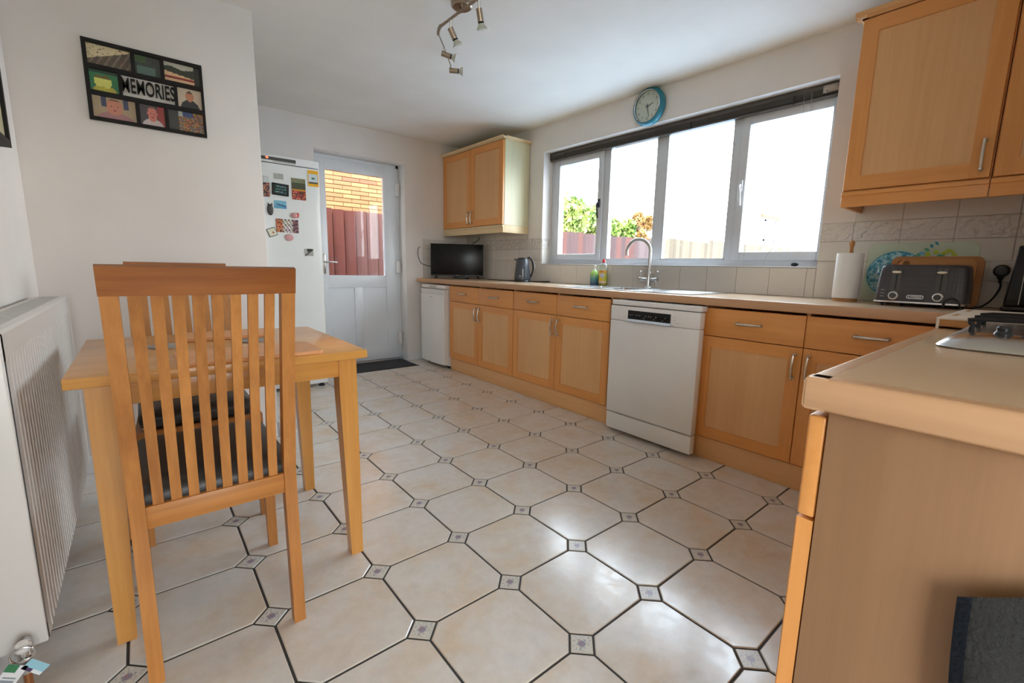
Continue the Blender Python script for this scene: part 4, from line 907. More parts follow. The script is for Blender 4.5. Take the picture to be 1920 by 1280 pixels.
for (i, j), sdd in solid.items():
    if not sdd: continue
    c4 = [(us[i], vs_[j]), (us[i + 1], vs_[j]), (us[i + 1], vs_[j + 1]), (us[i], vs_[j + 1])]
    tt.faces.new([gv(*c_, .018) for c_ in c4]); tt.faces.new([gv(*c_, .002) for c_ in c4[::-1]])
    for (di, dj), (a_, b_) in (((0, -1), (0, 1)), ((1, 0), (1, 2)), ((0, 1), (2, 3)), ((-1, 0), (3, 0))):
        if not solid.get((i + di, j + dj), False): tt.faces.new([gv(*c4[a_], .018), gv(*c4[a_], .002), gv(*c4[b_], .002), gv(*c4[b_], .018)])
bmesh.ops.recalc_face_normals(tt, faces=tt.faces); fmb = MB(); fmb._merge(tt); part('frame', fmb, 'black_satin', cf, smooth=False)
def ph1(u, v):
    if v > .25 + .65 * u: return nz_((214, 200, 165), 8) if rnd.random() > .08 else (120, 105, 80)
    return nz_((105, 92, 80) if (u * 3 - v) % .5 > .15 else (140, 122, 105), 10)
def ph2(u, v):
    if v > .6 and u < .45: return nz_((75, 100, 60), 10)
    if v < .45 and abs(u - .45) < .36: return nz_((100, 125, 115), 8)
    return nz_((70, 75, 68), 14)
def ph3(u, v):
    if u > .82: return nz_((50, 55, 48), 8)
    if v > .75 + .05 * math.sin(9 * u): return nz_((188, 186, 172), 6)
    if v > .42 - .25 * u + .12: return nz_((62, 68, 50), 12)
    if .2 < v < .3: return nz_((150, 60, 50), 12)
    return nz_((220, 186, 150), 10)
def ph4(u, v):
    if ell(u, v, .33, .5, .17, .28) or ell(u, v, .58, .5, .18, .3): return nz_((215, 215, 120) if v < .62 else (120, 110, 50), 8)
    if ell(u, v, .5, .1, .4, .22): return nz_((190, 180, 70), 15)
    return nz_((50, 135, 90) if v < .85 else (40, 75, 55), 8)
def ph5(u, v):
    if ell(u, v, .5, .62, .16, .26): return (95, 75, 60) if v > .76 else nz_((196, 140, 110), 5)
    if ell(u, v, .5, .02, .38, .42): return (46, 48, 52)
    return (205, 190, 170)
def baby(bg_, skin, cloth):
    def f(u, v):
        if ell(u, v, .5, .58, .19, .36):
            if ell(u, v, .43, .60, .02, .035) or ell(u, v, .58, .60, .02, .035): return (70, 50, 45)
            if ell(u, v, .5, .42, .05, .03): return (170, 80, 75)
            return (140, 100, 80) if v > .84 else nz_(skin, 4)
        if ell(u, v, .5, -.02, .42, .38): return nz_(cloth, 5)
        return nz_(bg_(u, v), 4)
    return f
ph6 = baby(lambda u, v: (70, 75, 105) if (.2 < u < .33 or .72 < u < .82) and v > .55 else (178, 158, 128), (200, 140, 115), (176, 130, 130))
ph7 = baby(lambda u, v: (165, 60, 50) if u > .72 else (85, 72, 72), (205, 130, 115), (205, 190, 188))
def ph8(u, v):
    if u < .3: return nz_((62, 60, 52), 6)
    if v > .72 and u < .7: return nz_((175, 180, 165), 8) if u < .42 else nz_((70, 85, 130), 8)
    return nz_(rnd.choice([(150, 95, 60), (190, 140, 70), (120, 70, 45), (110, 130, 130)]), 16)
for h, f in zip(holes, (ph1, ph2, ph3, ph4, ph5, ph6, ph7, ph8)):
    a_ = fr_rect(*h); print_mesh('photo', frame_matrix(((a_[0] + a_[2]) / 2, FY - .006, (a_[1] + a_[3]) / 2), (1, 0, 0), (0, 0, 1)), a_[2] - a_[0] + .004, a_[3] - a_[1] + .004, f, 34 if h[2] - h[0] > .25 else 24, 26, parent=cf, mat='album_print')
a_ = fr_rect(*mid)
lm = text_mb('MEMORIES', .088, .0055, frame_matrix(((a_[0] + a_[2]) / 2, FY - .011, (a_[1] + a_[3]) / 2 + .001), (1, 0, 0), (0, 0, 1)), bold=.0006)
xs = [v.co.x for v in lm.bm.verts]; wdt = max(xs) - min(xs); cx = (max(xs) + min(xs)) / 2
for v in lm.bm.verts: v.co.x = (v.co.x - cx) * (a_[2] - a_[0] + .004) / wdt + (a_[0] + a_[2]) / 2
part('lettering', lm, 'black_satin', cf, smooth=False)

# ---- door mat
dm = thing('doormat', 'dark grey ribbed doormat in front of the back door', 'mat', (1.2, 3.36, 0))
part('base', MB().box((.86, 3.165, .0005), (1.612, 3.585, .006), .002), 'rubber', dm)
rb = MB()
for k in range(26): rb.box((.885, 3.185 + k * .0148, .0055), (1.590, 3.1935 + k * .0148, .0105), .002, 1)
o = part('pile_rib', rb, 'mat_grey', dm); o['kind'] = 'stuff'

# ---- ceiling light
cl_ = thing('ceiling_spotlight', 'brushed nickel four-spot bar light on the ceiling', 'light', (.80, 1.08, ZC))
part('ceiling_rose', MB().lathe([(0, 0), (.055, 0), (.055, -.004), (.052, -.030), (.044, -.036), (0, -.036)], (.785, 1.03, ZC), n=36), 'bronze_nickel', cl_)
zb = 2.245
bar = part('bar', MB().tube([(.775, .66, zb), (.770, .80, zb), (.765, 1.0, zb), (.764, 1.20, zb)], .0065, n=12), 'bronze_nickel', cl_)
part('stem', MB().cyl((.768, 1.02, zb), (.780, 1.03, ZC - .034), .007, n=12), 'bronze_nickel', cl_)
part('elbow', MB().tube([(.764, 1.197, zb + .003), (.770, 1.225, zb), (.782, 1.255, zb - .004), (.790, 1.268, zb - .006)], .0085, n=12), 'bronze_nickel', cl_)
part('bar', MB().tube([(.789, 1.266, zb - .004), (.900, 1.392, zb - .002), (1.046, 1.566, zb)], .0035, n=10), 'bronze_nickel', cl_)
def spot(top, hd_, d):
    d = Vector(d).normalized(); hd_ = Vector(hd_); k_ = part('spot_arm', MB().tube([top, hd_], .005, n=10), 'brushed', cl_)
    h = part('spot_head', MB().lathe([(0, 0), (.0145, 0), (.0145, .004), (.0145, .050), (.012, .053), (0, .053)], hd_ - d * .004, d, 24), 'bronze_nickel', cl_)
    part('bulb', MB().lathe([(.008, .050), (.012, .058), (.016, .066), (.0255, .080), (.0255, .083), (0, .083)], hd_ - d * .004, d, 24), 'lens_glass', h)
    part('bulb_clip', MB().lathe([(.0125, .049), (.0140, .051), (.0140, .056), (.0125, .058)], hd_ - d * .004, d, 24), 'rubber', h)
spot((.769, .86, zb), (.776, .868, zb - .042), (.35, .15, -1)); spot((.765, 1.10, zb), (.768, 1.108, zb - .042), (.45, -.05, -.75))
spot((.900, 1.392, zb), (.893, 1.405, zb - .026), (.75, -.45, -.22)); spot((1.046, 1.566, zb), (1.042, 1.570, zb - .026), (.80, -.52, -.02))

# ---- wall clock
ck = thing('wall_clock', 'round turquoise wall clock above the window', 'clock', (XW, 1.045, 2.188)); cy_, cz_ = 1.045, 2.188
part('case', MB().lathe([(0, 0), (.118, 0), (.127, .008), (.130, .025), (.122, .048), (.113, .056), (.106, .052), (.102, .040), (0, .040)], (XW - .001, cy_, cz_), (-1, 0, 0), 56), 'teal', ck, ang=50)
part('dial', MB().lathe([(0, .0402), (.101, .0402), (.101, .0425), (0, .0425)], (XW - .001, cy_, cz_), (-1, 0, 0), 48), 'clock_face', ck)
part('bezel', MB().lathe([(.1065, .050), (.1085, .0565), (.105, .058), (.1015, .054)], (XW - .001, cy_, cz_), (-1, 0, 0), 56), 'chrome', ck)
xq = XW - .0445
def clk(a, r): return (xq, cy_ - r * math.sin(a), cz_ + r * math.cos(a))
for hnum in range(1, 13):
    a = R(30 * hnum); q = clk(a, .082)
    nm = text_mb(str(hnum), .021, .0004, frame_matrix(q, (0, -1, 0), (0, 0, 1))); part('numeral', nm, 'ink', ck, smooth=False)
def hand(nm, ang, r0, r1, w0, dx):
    a = R(ang); t_ = Vector((0, -math.cos(a), -math.sin(a))); p0 = Vector(clk(a, -r0)); p1 = Vector(clk(a, r1)); off = Vector((-dx, 0, 0))
    part(nm, MB().prism([p0 + t_ * w0 + off, p1 + t_ * w0 * .4 + off, p1 - t_ * w0 * .4 + off, p0 - t_ * w0 + off], (-.001, 0, 0)), 'ink', ck, smooth=False)
hand('hour_hand', 74, .015, .052, .0042, .001); hand('minute_hand', 168, .018, .078, .0032, .003); hand('second_hand', 298, .02, .070, .0009, .005)
part('hub', MB().cyl((xq, cy_, cz_), (xq - .007, cy_, cz_), .006, n=16), 'ink', ck)
part('glass', MB().lathe([(0, .0535), (.104, .0535), (.104, .0545), (0, .0545)], (XW - .001, cy_, cz_), (-1, 0, 0), 48), 'pane_glass', ck)

# ---- venetian blind pulled up
plain('blind_slat', (.085, .072, .060, 1), .3)
bln = thing('venetian_blind', 'dark venetian blind pulled fully up across the window head', 'blind', (2.47, 1.02, 2.02))
part('headrail', MB().box((2.470, WY0 + .008, 2.044), (2.512, WY1 - .006, 2.070), .002), 'blind_slat', bln)
for k in range(13):
    z = 2.0415 - k * .0024
    part('slat', MB().hexa([(2.466, WY0 + .012, z), (2.512, WY0 + .012, z), (2.512, WY1 - .010, z), (2.466, WY1 - .010, z), (2.466, WY0 + .012, z + .0012), (2.512, WY0 + .012, z + .0016), (2.512, WY1 - .010, z + .0016), (2.466, WY1 - .010, z + .0012)]), 'blind_slat', bln, smooth=False)
part('bottom_rail', MB().box((2.468, WY0 + .012, 1.998), (2.511, WY1 - .010, 2.0095), .003), 'blind_slat', bln)
for y in (.10, .75, 1.40, 1.98): part('ladder_tape', MB().box((2.4645, y, 1.997), (2.4655, y + .012, 2.045)), 'rubber', bln, smooth=False)
part('pull_cord', MB().tube([(2.466, .055, 2.045), (2.464, .05, 1.8), (2.45, .05, 1.5), (2.45, .055, 1.32), (2.45, .11, 1.21), (2.448, .165, 1.13), (2.447, .172, 1.078), (2.44, .14, 1.0725), (2.44, .06, 1.0725), (2.44, -.02, 1.074)], .0009, n=6, sub=4), 'label_grey', bln)
part('tilt_cord', MB().tube([(2.466, .015, 2.045), (2.464, .014, 1.7), (2.45, .02, 1.45)], .0009, n=6, sub=3).tube([(2.45, .30, 1.25), (2.45, .30, 1.07)], .0006, n=6), 'label_grey', bln)
part('cord_toggle', MB().sph((2.44, -.005, 1.0815), .0125, (.8, 1.7, .9), 14), 'rubber', bln)
part('tilt_gear', MB().box((2.462, -.115, 2.020), (2.470, -.04, 2.060), .002).cyl((2.461, -.06, 2.03), (2.454, -.06, 2.02), .004, n=8), 'bronze_nickel', bln)

# ================================================================== THINGS ON THE WORKTOP
# ---- television (local: screen faces -y)
tv = thing('television', 'small black flat-screen television in the far corner of the worktop', 'television', (2.10, 3.19, ZT + .0025), R(-37))
part('screen', MB().box((-.278, -.018, .030), (.278, .004, .362), .003), 'black_screen', tv, local=True)
part('bezel', MB().box((-.280, -.016, .028), (.280, .010, .034)).box((-.280, -.019, .028), (-.2765, .010, .364)).box((.2765, -.019, .028), (.280, .010, .364)).box((-.280, -.019, .3605), (.280, .010, .364)).box((-.28, -.019, .028), (.28, -.017, .038)), 'dark_plastic', tv, local=True, smooth=False)
part('back_housing', MB().box((-.20, .004, .07), (.20, .045, .30), .012, 3), 'dark_plastic', tv, local=True)
part('badge', MB().box((-.02, -.0200, .0305), (.02, -.0188, .0345)), 'label_grey', tv, local=True, smooth=False)
for s in (-1, 1):
    part('foot', MB().tube([(s * .215, -.004, .036), (s * .222, -.030, .016), (s * .230, -.068, .004)], .006, n=8).tube([(s * .215, -.004, .036), (s * .222, .028, .016), (s * .230, .066, .004)], .006, n=8).sph((s * .230, -.068, .006), .006, n=8).sph((s * .230, .066, .006), .006, n=8), 'dark_plastic', tv, local=True)
single('power_cable', MB().tube([(1.790, 3.438, 1.225), (1.760, 3.42, 1.20), (1.752, 3.41, 1.13), (1.775, 3.40, 1.06), (1.82, 3.39, 1.035), (1.90, 3.35, 1.02), (2.03, 3.26, 1.06)], .0035, n=8, sub=5), 'rubber', 'black cable looping out left of the television to the wall', 'cable', base=(1.79, 3.43, 1.03))
single('aerial_cable', MB().tube([(2.33, 3.12, 1.345), (2.33, 3.12, 1.32), (2.30, 3.14, 1.29), (2.26, 3.15, 1.26), (2.22, 3.17, 1.20), (2.14, 3.19, 1.12)], .004, n=8, sub=5), 'rubber', 'thin black cable hanging from the far wall cabinet to the television', 'cable', base=(2.33, 3.12, 1.345))
single('kettle_cable', MB().tube([(2.30, 2.90, ZT + .005), (2.25, 2.80, ZT + .004), (2.26, 2.68, ZT + .004), (2.22, 2.60, ZT + .004), (2.25, 2.50, ZT + .005), (2.31, 2.42, ZT + .005), (2.335, 2.30, ZT + .006), (2.335, 2.18, ZT + .005), (2.315, 2.05, ZT + .010), (2.345, 2.0, ZT + .012), (2.37, 2.06, ZT + .006), (2.365, 2.16, ZT + .005)], .0042, n=8, sub=5), 'rubber', 'black cable lying along the worktop between television and kettle', 'cable', base=(2.27, 2.5, ZT))
# dark clutter beneath the television
single('set_top_box', MB().box((2.06, 3.115, ZT + .001), (2.22, 3.235, ZT + .024), .004, rot=RZ(R(-31))), 'dark_plastic', 'flat dark box on the worktop under the television', 'box', base=(2.14, 3.175, ZT + .001))
# ---- kettle
kt = thing('kettle', 'dark grey electric kettle left of the window', 'kettle', (2.235, 2.255, ZT), R(-25))
part('power_base', MB().lathe([(0, 0), (.078, 0), (.080, .006), (.074, .018), (0, .018)], n=40), 'dark_plastic', kt, local=True)
rg = []
for z, rx, ry in ((.020, .074, .070), (.026, .076, .072), (.08, .0715, .068), (.14, .065, .062), (.19, .058, .056), (.206, .054, .052)):
    k_ = 32; rg.append([(rx * math.cos(2 * math.pi * i / k_) * (1 + .012 * (i % 2)), ry * math.sin(2 * math.pi * i / k_) * (1 + .012 * (i % 2)), z) for i in range(k_)])
part('body', MB().loft(rg), 'kettle_grey', kt, local=True, ang=20)
part('lid', MB().lathe([(0, 0), (.053, 0), (.050, .012), (.040, .018), (0, .020)], (0, 0, .206), n=32), 'dark_plastic', kt, local=True)
part('spout', MB().prism([(-.048, -.018, .19), (-.048, .018, .19), (-.082, 0, .203)], (0, 0, .014)), 'kettle_grey', kt, local=True)
hdl = part('handle', MB().tube([(.046, 0, .222), (.068, 0, .224), (.094, 0, .195), (.106, 0, .150), (.104, 0, .110), (.084, 0, .06), (.074, 0, .045)], lambda u: .0105 - .003 * abs(u - .4), n=14, sub=5), 'dark_plastic', kt, local=True)
part('handle_trim', MB().tube([(.098, -.006, .205), (.1125, -.006, .165), (.1155, -.006, .13), (.110, -.006, .10), (.094, -.006, .065)], lambda u: .006 * math.sin(math.pi * (u * .9 + .05)) + .001, n=10, sub=5), 'chrome', hdl, local=True)
part('water_gauge', MB().box((-.02, -.0735, .05), (-.012, -.066, .12), .002), 'label_grey', kt, local=True)
part('badge', MB().cyl((-.040, -.062, .055), (-.041, -.0655, .055), .007, n=16), 'label_grey', kt, local=True)
# ---- sink bottles
bt = thing('hand_soap_bottle', 'green and blue pump soap bottle behind the sink', 'bottle', (2.345, 1.462, ZT))
part('bottle', MB().lathe([(0, 0), (.030, 0), (.033, .006), (.033, .085), (.030, .105), (.018, .122), (.011, .128), (0, .128)], (2.345, 1.462, ZT + .001), n=28), 'gradient_bottle', bt)
pp = part('pump', MB().cyl((2.345, 1.462, ZT + .128), (2.345, 1.462, ZT + .140), .011, n=16).cyl((2.345, 1.462, ZT + .14), (2.345, 1.462, ZT + .160), .0035, n=10).box((2.337, 1.455, ZT + .158), (2.353, 1.469, ZT + .168), .003).tube([(2.345, 1.462, ZT + .163), (2.33, 1.44, ZT + .163), (2.32, 1.425, ZT + .158)], .0038, n=8), 'white_plastic', bt)
wb_ = thing('washing_up_bottle', 'clear washing-up bottle with yellow liquid and red cap behind the sink', 'bottle', (2.350, 1.375, ZT)); C0 = (2.350, 1.372, ZT + .001)
part('bottle', MB().lathe([(0, 0), (.032, 0), (.036, .006), (.037, .05), (.034, .09), (.037, .13), (.034, .155), (.022, .175), (.011, .184), (.010, .190), (0, .190)], C0, n=28), 'clear_plastic', wb_)
part('liquid', MB().lathe([(0, .003), (.029, .003), (.033, .010), (.0345, .05), (.0315, .088), (0, .088)], C0, n=28), 'yellow_liquid', wb_)
part('cap', MB().lathe([(0, .186), (.014, .186), (.014, .198), (.010, .206), (.010, .214), (0, .214)], C0, n=20), 'red_plastic', wb_)
def lbl(u, v):
    if v > .86: return (225, 150, 30)
    if v < .14: return (240, 200, 180)
    if ell(u, v, .45, .62, .3, .18): return (205, 200, 215)
    return (235, 205, 40) if u < .6 else (190, 190, 60)
bm = bmesh.new(); lay = bm.loops.layers.float_color.new('ink'); nl, nh_ = 12, 12
a0 = math.atan2(CAMP.y - C0[1], CAMP.x - C0[0]) - R(12)
for i in range(nl):
    for j in range(nh_):
        q = []
        for ii, jj in ((i, j), (i + 1, j), (i + 1, j + 1), (i, j + 1)):
            a = a0 - R(50) + R(100) * ii / nl; z = .022 + .10 * jj / nh_; rr2 = .0378; q.append(bm.verts.new((rr2 * math.cos(a), rr2 * math.sin(a), z + .001)))
        f = bm.faces.new(q); c = srgb(*lbl((i + .5) / nl, (j + .5) / nh_))
        for lp in f.loops: lp[lay] = c
bmesh.ops.remove_doubles(bm, verts=bm.verts, dist=1e-5); me = bpy.data.meshes.new('bottle_label'); bm.to_mesh(me); bm.free(); me.materials.append(MATS['print']); o = share('bottle_label', me, wb_, (0, -.003, 0))

# ---- kitchen roll
kr = thing('kitchen_roll', 'white kitchen roll on a wooden upright holder left of the toaster', 'kitchen roll', (2.22, -.335, ZT))
part('holder_base', MB().cyl((2.22, -.335, ZT + .001), (2.22, -.335, ZT + .014), .052, n=36), 'board_wood', kr)
part('paper', MB().lathe([(.020, .016), (.056, .016), (.058, .020), (.058, .236), (.056, .240), (.020, .240)], (2.22, -.335, ZT), n=48), 'paper_white', kr)
part('pole', MB().lathe([(0, .012), (.012, .012), (.012, .235), (.0105, .245), (.0075, .262), (.0100, .275), (.0125, .285), (.012, .297), (.006, .303), (0, .304)], (2.22, -.335, ZT), n=24), 'board_wood', kr)

# ---- glass board leaning on the tiles
def lean(pts2, x_at, lean_, z_b=ZT + .001):
    # pts2: (y, h) ; x at bottom, leaning back by lean_ per metre
    return [(x_at + lean_ * h, y, z_b + h * math.sqrt(max(0, 1 - lean_ ** 2))) for y, h in pts2]
def rr2d(y0, y1, h0, h1, r, n=6):
    return [(a[0], a[1]) for a in [(p[0], p[1]) for p in rrect((y0 + y1) / 2, (h0 + h1) / 2, 0, (y1 - y0) / 2, (h1 - h0) / 2, r, n)]]
gb = thing('glass_chopping_board', 'frosted glass chopping board with fruit and foliage print leaning on the tiles', 'board', (2.36, -.58, ZT))
gy0, gy1, gh = -.785, -.368, .300
part('board', MB().prism(lean(rr2d(gy0, gy1, 0, gh, .035), 2.345, .14), (.005, 0, -.0007)), 'frost_glass', gb, smooth=False)
plain('frost_back', (.72, .74, .64, 1), .35)
part('backing', MB().prism(lean(rr2d(gy0 + .003, gy1 - .003, .003, gh - .003, .033), 2.351, .14), (.001, 0, -.0001)), 'frost_back', gb, smooth=False)
lf = MB(); rn = random.Random(9)
plain('print_blue', (.04, .30, .42, 1), .4); plain('print_lime', (.45, .55, .03, 1), .4); plain('print_green', (.10, .40, .22, 1), .4); plain('print_sky', (.22, .50, .62, 1), .4)
def blot(cy, ch, ry, rh, mt_, nm, ang=0):
    p2 = []
    for i in range(14):
        a = 2 * math.pi * i / 14; yy = ry * math.cos(a); hh = rh * math.sin(a) * (1 if abs(math.cos(a)) < .8 else .6); c_, s_ = math.cos(ang), math.sin(ang); p2.append((cy + yy * c_ - hh * s_, ch + yy * s_ + hh * c_))
    part(nm, MB().prism(lean(p2, 2.3448, .14), (-.0006, 0, .0001)), mt_, gb, smooth=False)
for cy, ch, ry, rh, m_, an in ((-.60, .262, .012, .007, 'print_green', .6), (-.615, .280, .010, .006, 'print_blue', 1.2), (-.585, .245, .014, .009, 'print_sky', .2), (-.632, .292, .011, .005, 'print_blue', .9), (-.605, .240, .013, .012, 'print_lime', 0), (-.635, .250, .012, .009, 'print_lime', .5), (-.665, .245, .016, .009, 'print_lime', -.4), (-.685, .255, .018, .007, 'print_lime', .4), (-.655, .232, .016, .008, 'print_green', .2), (-.572, .235, .012, .008, 'print_green', 1.0), (-.700, .238, .012, .007, 'print_lime', .1)): blot(cy, ch, ry, rh, m_, 'printed_leaf', an)
# blue patterned disc (plate) in front of the glass board
mt, n, l, p = nmat('blue_plate'); setp(p, rough=.15)
g_ = n.new('ShaderNodeNewGeometry'); v_ = n.new('ShaderNodeTexVoronoi'); v_.inputs['Scale'].default_value = 55; l.new(g_.outputs['Position'], v_.inputs['Vector']); nz2 = noise(n, l, 40, 3, dist=3)
a = n.new('ShaderNodeMath'); a.operation = 'MULTIPLY'; l.new(v_.outputs['Distance'], a.inputs[0]); l.new(nz2.outputs[0], a.inputs[1])
r_ = ramp(n, l, a.outputs[0], [(.10, (.02, .16, .28, 1)), (.22, (.04, .32, .45, 1)), (.36, (.35, .60, .66, 1))]); l.new(r_.outputs[0], p.inputs['Base Color'])
bpz = thing('blue_plate', 'round blue patterned plate leaning behind the toaster and wooden board', 'plate', (2.33, -.485, ZT))
ax_ = Vector((-math.sqrt(1 - .17 ** 2), 0, .17))
cpl = Vector((2.328, -.505, ZT + .138))
part('plate', MB().lathe([(0, .010), (.055, .010), (.070, .016), (.100, .024), (.112, .024), (.112, .020), (.098, .018), (.070, .008), (0, .003)], cpl, ax_, 48), 'blue_plate', bpz, ang=50)
part('rim_band', MB().lathe([(.1085, .0238), (.1125, .0252), (.1135, .021), (.1095, .0205)], cpl, ax_, 48), 'print_blue', bpz)
# wooden boards
def cut_board(y0, y1, x0, h1, th, rad, hole, lab, gy=0):
    b_ = thing('wooden_chopping_board', lab, 'board', (x0, (y0 + y1) / 2, ZT)); p2 = rr2d(y0, y1, 0, h1, rad)
    tt = bmesh.new(); f = [tt.verts.new(q) for q in lean(p2, x0, .11)]; hc = [(hole[0] + .013 * math.cos(2 * math.pi * i / 16), hole[1] + .013 * math.sin(2 * math.pi * i / 16)) for i in range(16)]; hv = [tt.verts.new(q) for q in lean(hc, x0, .11)]
    ed = [tt.edges.new((f[i], f[(i + 1) % len(f)])) for i in range(len(f))] + [tt.edges.new((hv[i], hv[(i + 1) % 16])) for i in range(16)]
    bmesh.ops.triangle_fill(tt, use_beauty=True, edges=ed); g = bmesh.ops.extrude_face_region(tt, geom=tt.faces[:]); bmesh.ops.translate(tt, verts=[v for v in g['geom'] if isinstance(v, bmesh.types.BMVert)], vec=(th, 0, -th * .11)); bmesh.ops.recalc_face_normals(tt, faces=tt.faces)
    mb = MB(); mb._merge(tt); part('board', mb, 'board_wood', b_, smooth=False)
    return b_
cut_board(-.815, -.492, 2.262, .226, .018, .028, (-.528, .196), 'large bamboo chopping board with a round hole leaning behind the toaster')
cut_board(-.793, -.520, 2.243, .212, .014, .028, (-.552, .193), 'smaller wooden chopping board between the toaster and the large bamboo board')

# ---- toaster
tz = thing('toaster', 'dark grey four-slice toaster with diamond embossing on the worktop', 'toaster', (2.13, -.64, ZT))
ty0, ty1, tx0, tx1 = -.800, -.490, 2.045, 2.225
mt, n, l, p = nmat('toaster_body'); setp(p, (.050, .046, .052, 1), .28)
g_ = n.new('ShaderNodeNewGeometry'); sp_ = n.new('ShaderNodeSeparateXYZ'); l.new(g_.outputs['Position'], sp_.inputs[0])
def mth(op, a, b=None, c=None):
    q = n.new('ShaderNodeMath'); q.operation = op
    for i, s in enumerate((a, b, c)):
        if s is None: continue
        if isinstance(s, (int, float)): q.inputs[i].default_value = s
        else: l.new(s, q.inputs[i])
    return q.outputs[0]
s1 = mth('SINE', mth('MULTIPLY', mth('ADD', sp_.outputs[1], mth('MULTIPLY', sp_.outputs[2], .55)), 240)); s2 = mth('SINE', mth('MULTIPLY', mth('SUBTRACT', sp_.outputs[1], mth('MULTIPLY', sp_.outputs[2], .55)), 240))
bump(n, l, p, mth('MULTIPLY', s1, s2), .3, .0012)
def sec(z, ins): return [(x, y, z) for x, y, _ in rrect((tx0 + tx1) / 2 + ins * .15, (ty0 + ty1) / 2, z, (tx1 - tx0) / 2 - ins, (ty1 - ty0) / 2 - ins * .7, .022, 5)]
body = part('body', MB().loft([sec(ZT + .024, 0), sec(ZT + .05, .001), sec(ZT + .12, .006), sec(ZT + .165, .012), sec(ZT + .178, .018), sec(ZT + .183, .028)]), 'toaster_body', tz, ang=50)
part('chrome_base', MB().loft([sec(ZT + .014, .001), sec(ZT + .016, -.003), sec(ZT + .0225, -.003), sec(ZT + .0245, .001)]), 'chrome', tz, ang=50)
part('underside', MB().loft([sec(ZT + .009, .012), sec(ZT + .014, .006)]), 'rubber', tz, ang=50)
for yy in (ty0 + .03, ty0 + .10, ty1 - .10, ty1 - .03): part('foot', MB().cyl((tx0 + .03, yy, ZT + .0005), (tx0 + .03, yy, ZT + .012), .006, n=12), 'rubber', tz)
for yy in (ty0 + .03, ty1 - .03): part('foot', MB().cyl((tx1 - .03, yy, ZT + .0005), (tx1 - .03, yy, ZT + .012), .006, n=12), 'rubber', tz)
for k, yc in enumerate((-.563, -.713)):
    xs_ = lambda z: tx0 + (0.0 + .006 * max(0, (z - .05)) / .07 if z < .12 else .006 + .006 * (z - .12) / .045) * .85
    pn = part('lever_panel', MB().hexa([(xs_(.075) - .0015, yc - .017, ZT + .068), (xs_(.075) + .004, yc - .017, ZT + .068), (xs_(.075) + .004, yc + .017, ZT + .068), (xs_(.075) - .0015, yc + .017, ZT + .068), (xs_(.165) - .0015, yc - .017, ZT + .168), (xs_(.165) + .004, yc - .017, ZT + .168), (xs_(.165) + .004, yc + .017, ZT + .168), (xs_(.165) - .0015, yc + .017, ZT + .168)]), 'toaster_grey', tz)
    part('lever_slot', MB().hexa([(xs_(.075) - .0022, yc - .0035, ZT + .073), (xs_(.075), yc - .0035, ZT + .073), (xs_(.075), yc + .0015, ZT + .073), (xs_(.075) - .0022, yc + .0015, ZT + .073), (xs_(.165) - .0022, yc - .0035, ZT + .165), (xs_(.165), yc - .0035, ZT + .165), (xs_(.165), yc + .0015, ZT + .165), (xs_(.165) - .0022, yc + .0015, ZT + .165)]), 'rubber', pn, smooth=False)
    part('lever', MB().sph((xs_(.15) - .012, yc, ZT + .150), .008, (1, 2.1, .75), 16), 'lever_gleam', pn)
    kn = part('dial', MB().cyl((tx0 + .004, yc + .002, ZT + .046), (tx0 - .010, yc + .002, ZT + .046), .0155, .0145, 28), 'toaster_grey', tz)
    part('dial_ring', MB().lathe([(.0145, 0), (.0185, 0), (.0185, .003), (.0150, .0045)], (tx0 - .001, yc + .002, ZT + .046), (-1, 0, 0), 32).lathe([(.0128, .0095), (.0150, .0095), (.0150, .0115), (.0128, .0115)], (tx0 - .001, yc + .002, ZT + .046), (-1, 0, 0), 32), 'chrome', kn)
    for dz in (.0, .014, .028): part('button', MB().box((tx0 - .0015, yc + (.036 if k == 0 else -.048), ZT + .040 + dz), (tx0 + .003, yc + (.050 if k == 0 else -.036), ZT + .0435 + dz), .001), 'label_grey' if k == 0 else 'toaster_grey', tz)
bdg = part('badge', MB().prism([(tx0 - .0005, y_, z_) for y_, z_ in rr2d(-.666, -.608, ZT + .0355, ZT + .0515, .0078, 5)], (-.003, 0, 0)), 'chrome', tz, smooth=False)
part('badge_face', MB().prism([(tx0 - .0034, y_, z_) for y_, z_ in rr2d(-.6635, -.6105, ZT + .0378, ZT + .0492, .0055, 5)], (-.0004, 0, 0)), 'toaster_grey', bdg, smooth=False)
part('badge_lettering', text_mb('LVNNO', .0125, .0003, frame_matrix((tx0 - .0042, -.637, ZT + .0435), (0, -1, 0), (0, 0, 1))), 'chrome', bdg, smooth=False)
for yc in (-.745, -.685, -.605, -.545): part('bread_slot', MB().box((tx0 + .035, yc - .012, ZT + .1826), (tx1 - .035, yc + .012, ZT + .1836)), 'rubber', tz, smooth=False)
single('toaster_cable', MB().tube([(2.02, -.735, ZT + .005), (2.012, -.737, ZT + .03), (2.012, -.757, ZT + .045), (2.014, -.78, ZT + .035), (2.03, -.790, ZT + .005), (2.12, -.815, ZT + .005), (2.20, -.815, ZT + .006), (2.28, -.83, ZT + .01), (2.33, -.852, ZT + .04), (2.362, -.868, ZT + .09), (2.366, -.864, ZT + .125)], .0036, n=8, sub=6), 'rubber', 'black flex curling from the toaster up to the wall plug', 'cable', base=(2.2, -.81, ZT))
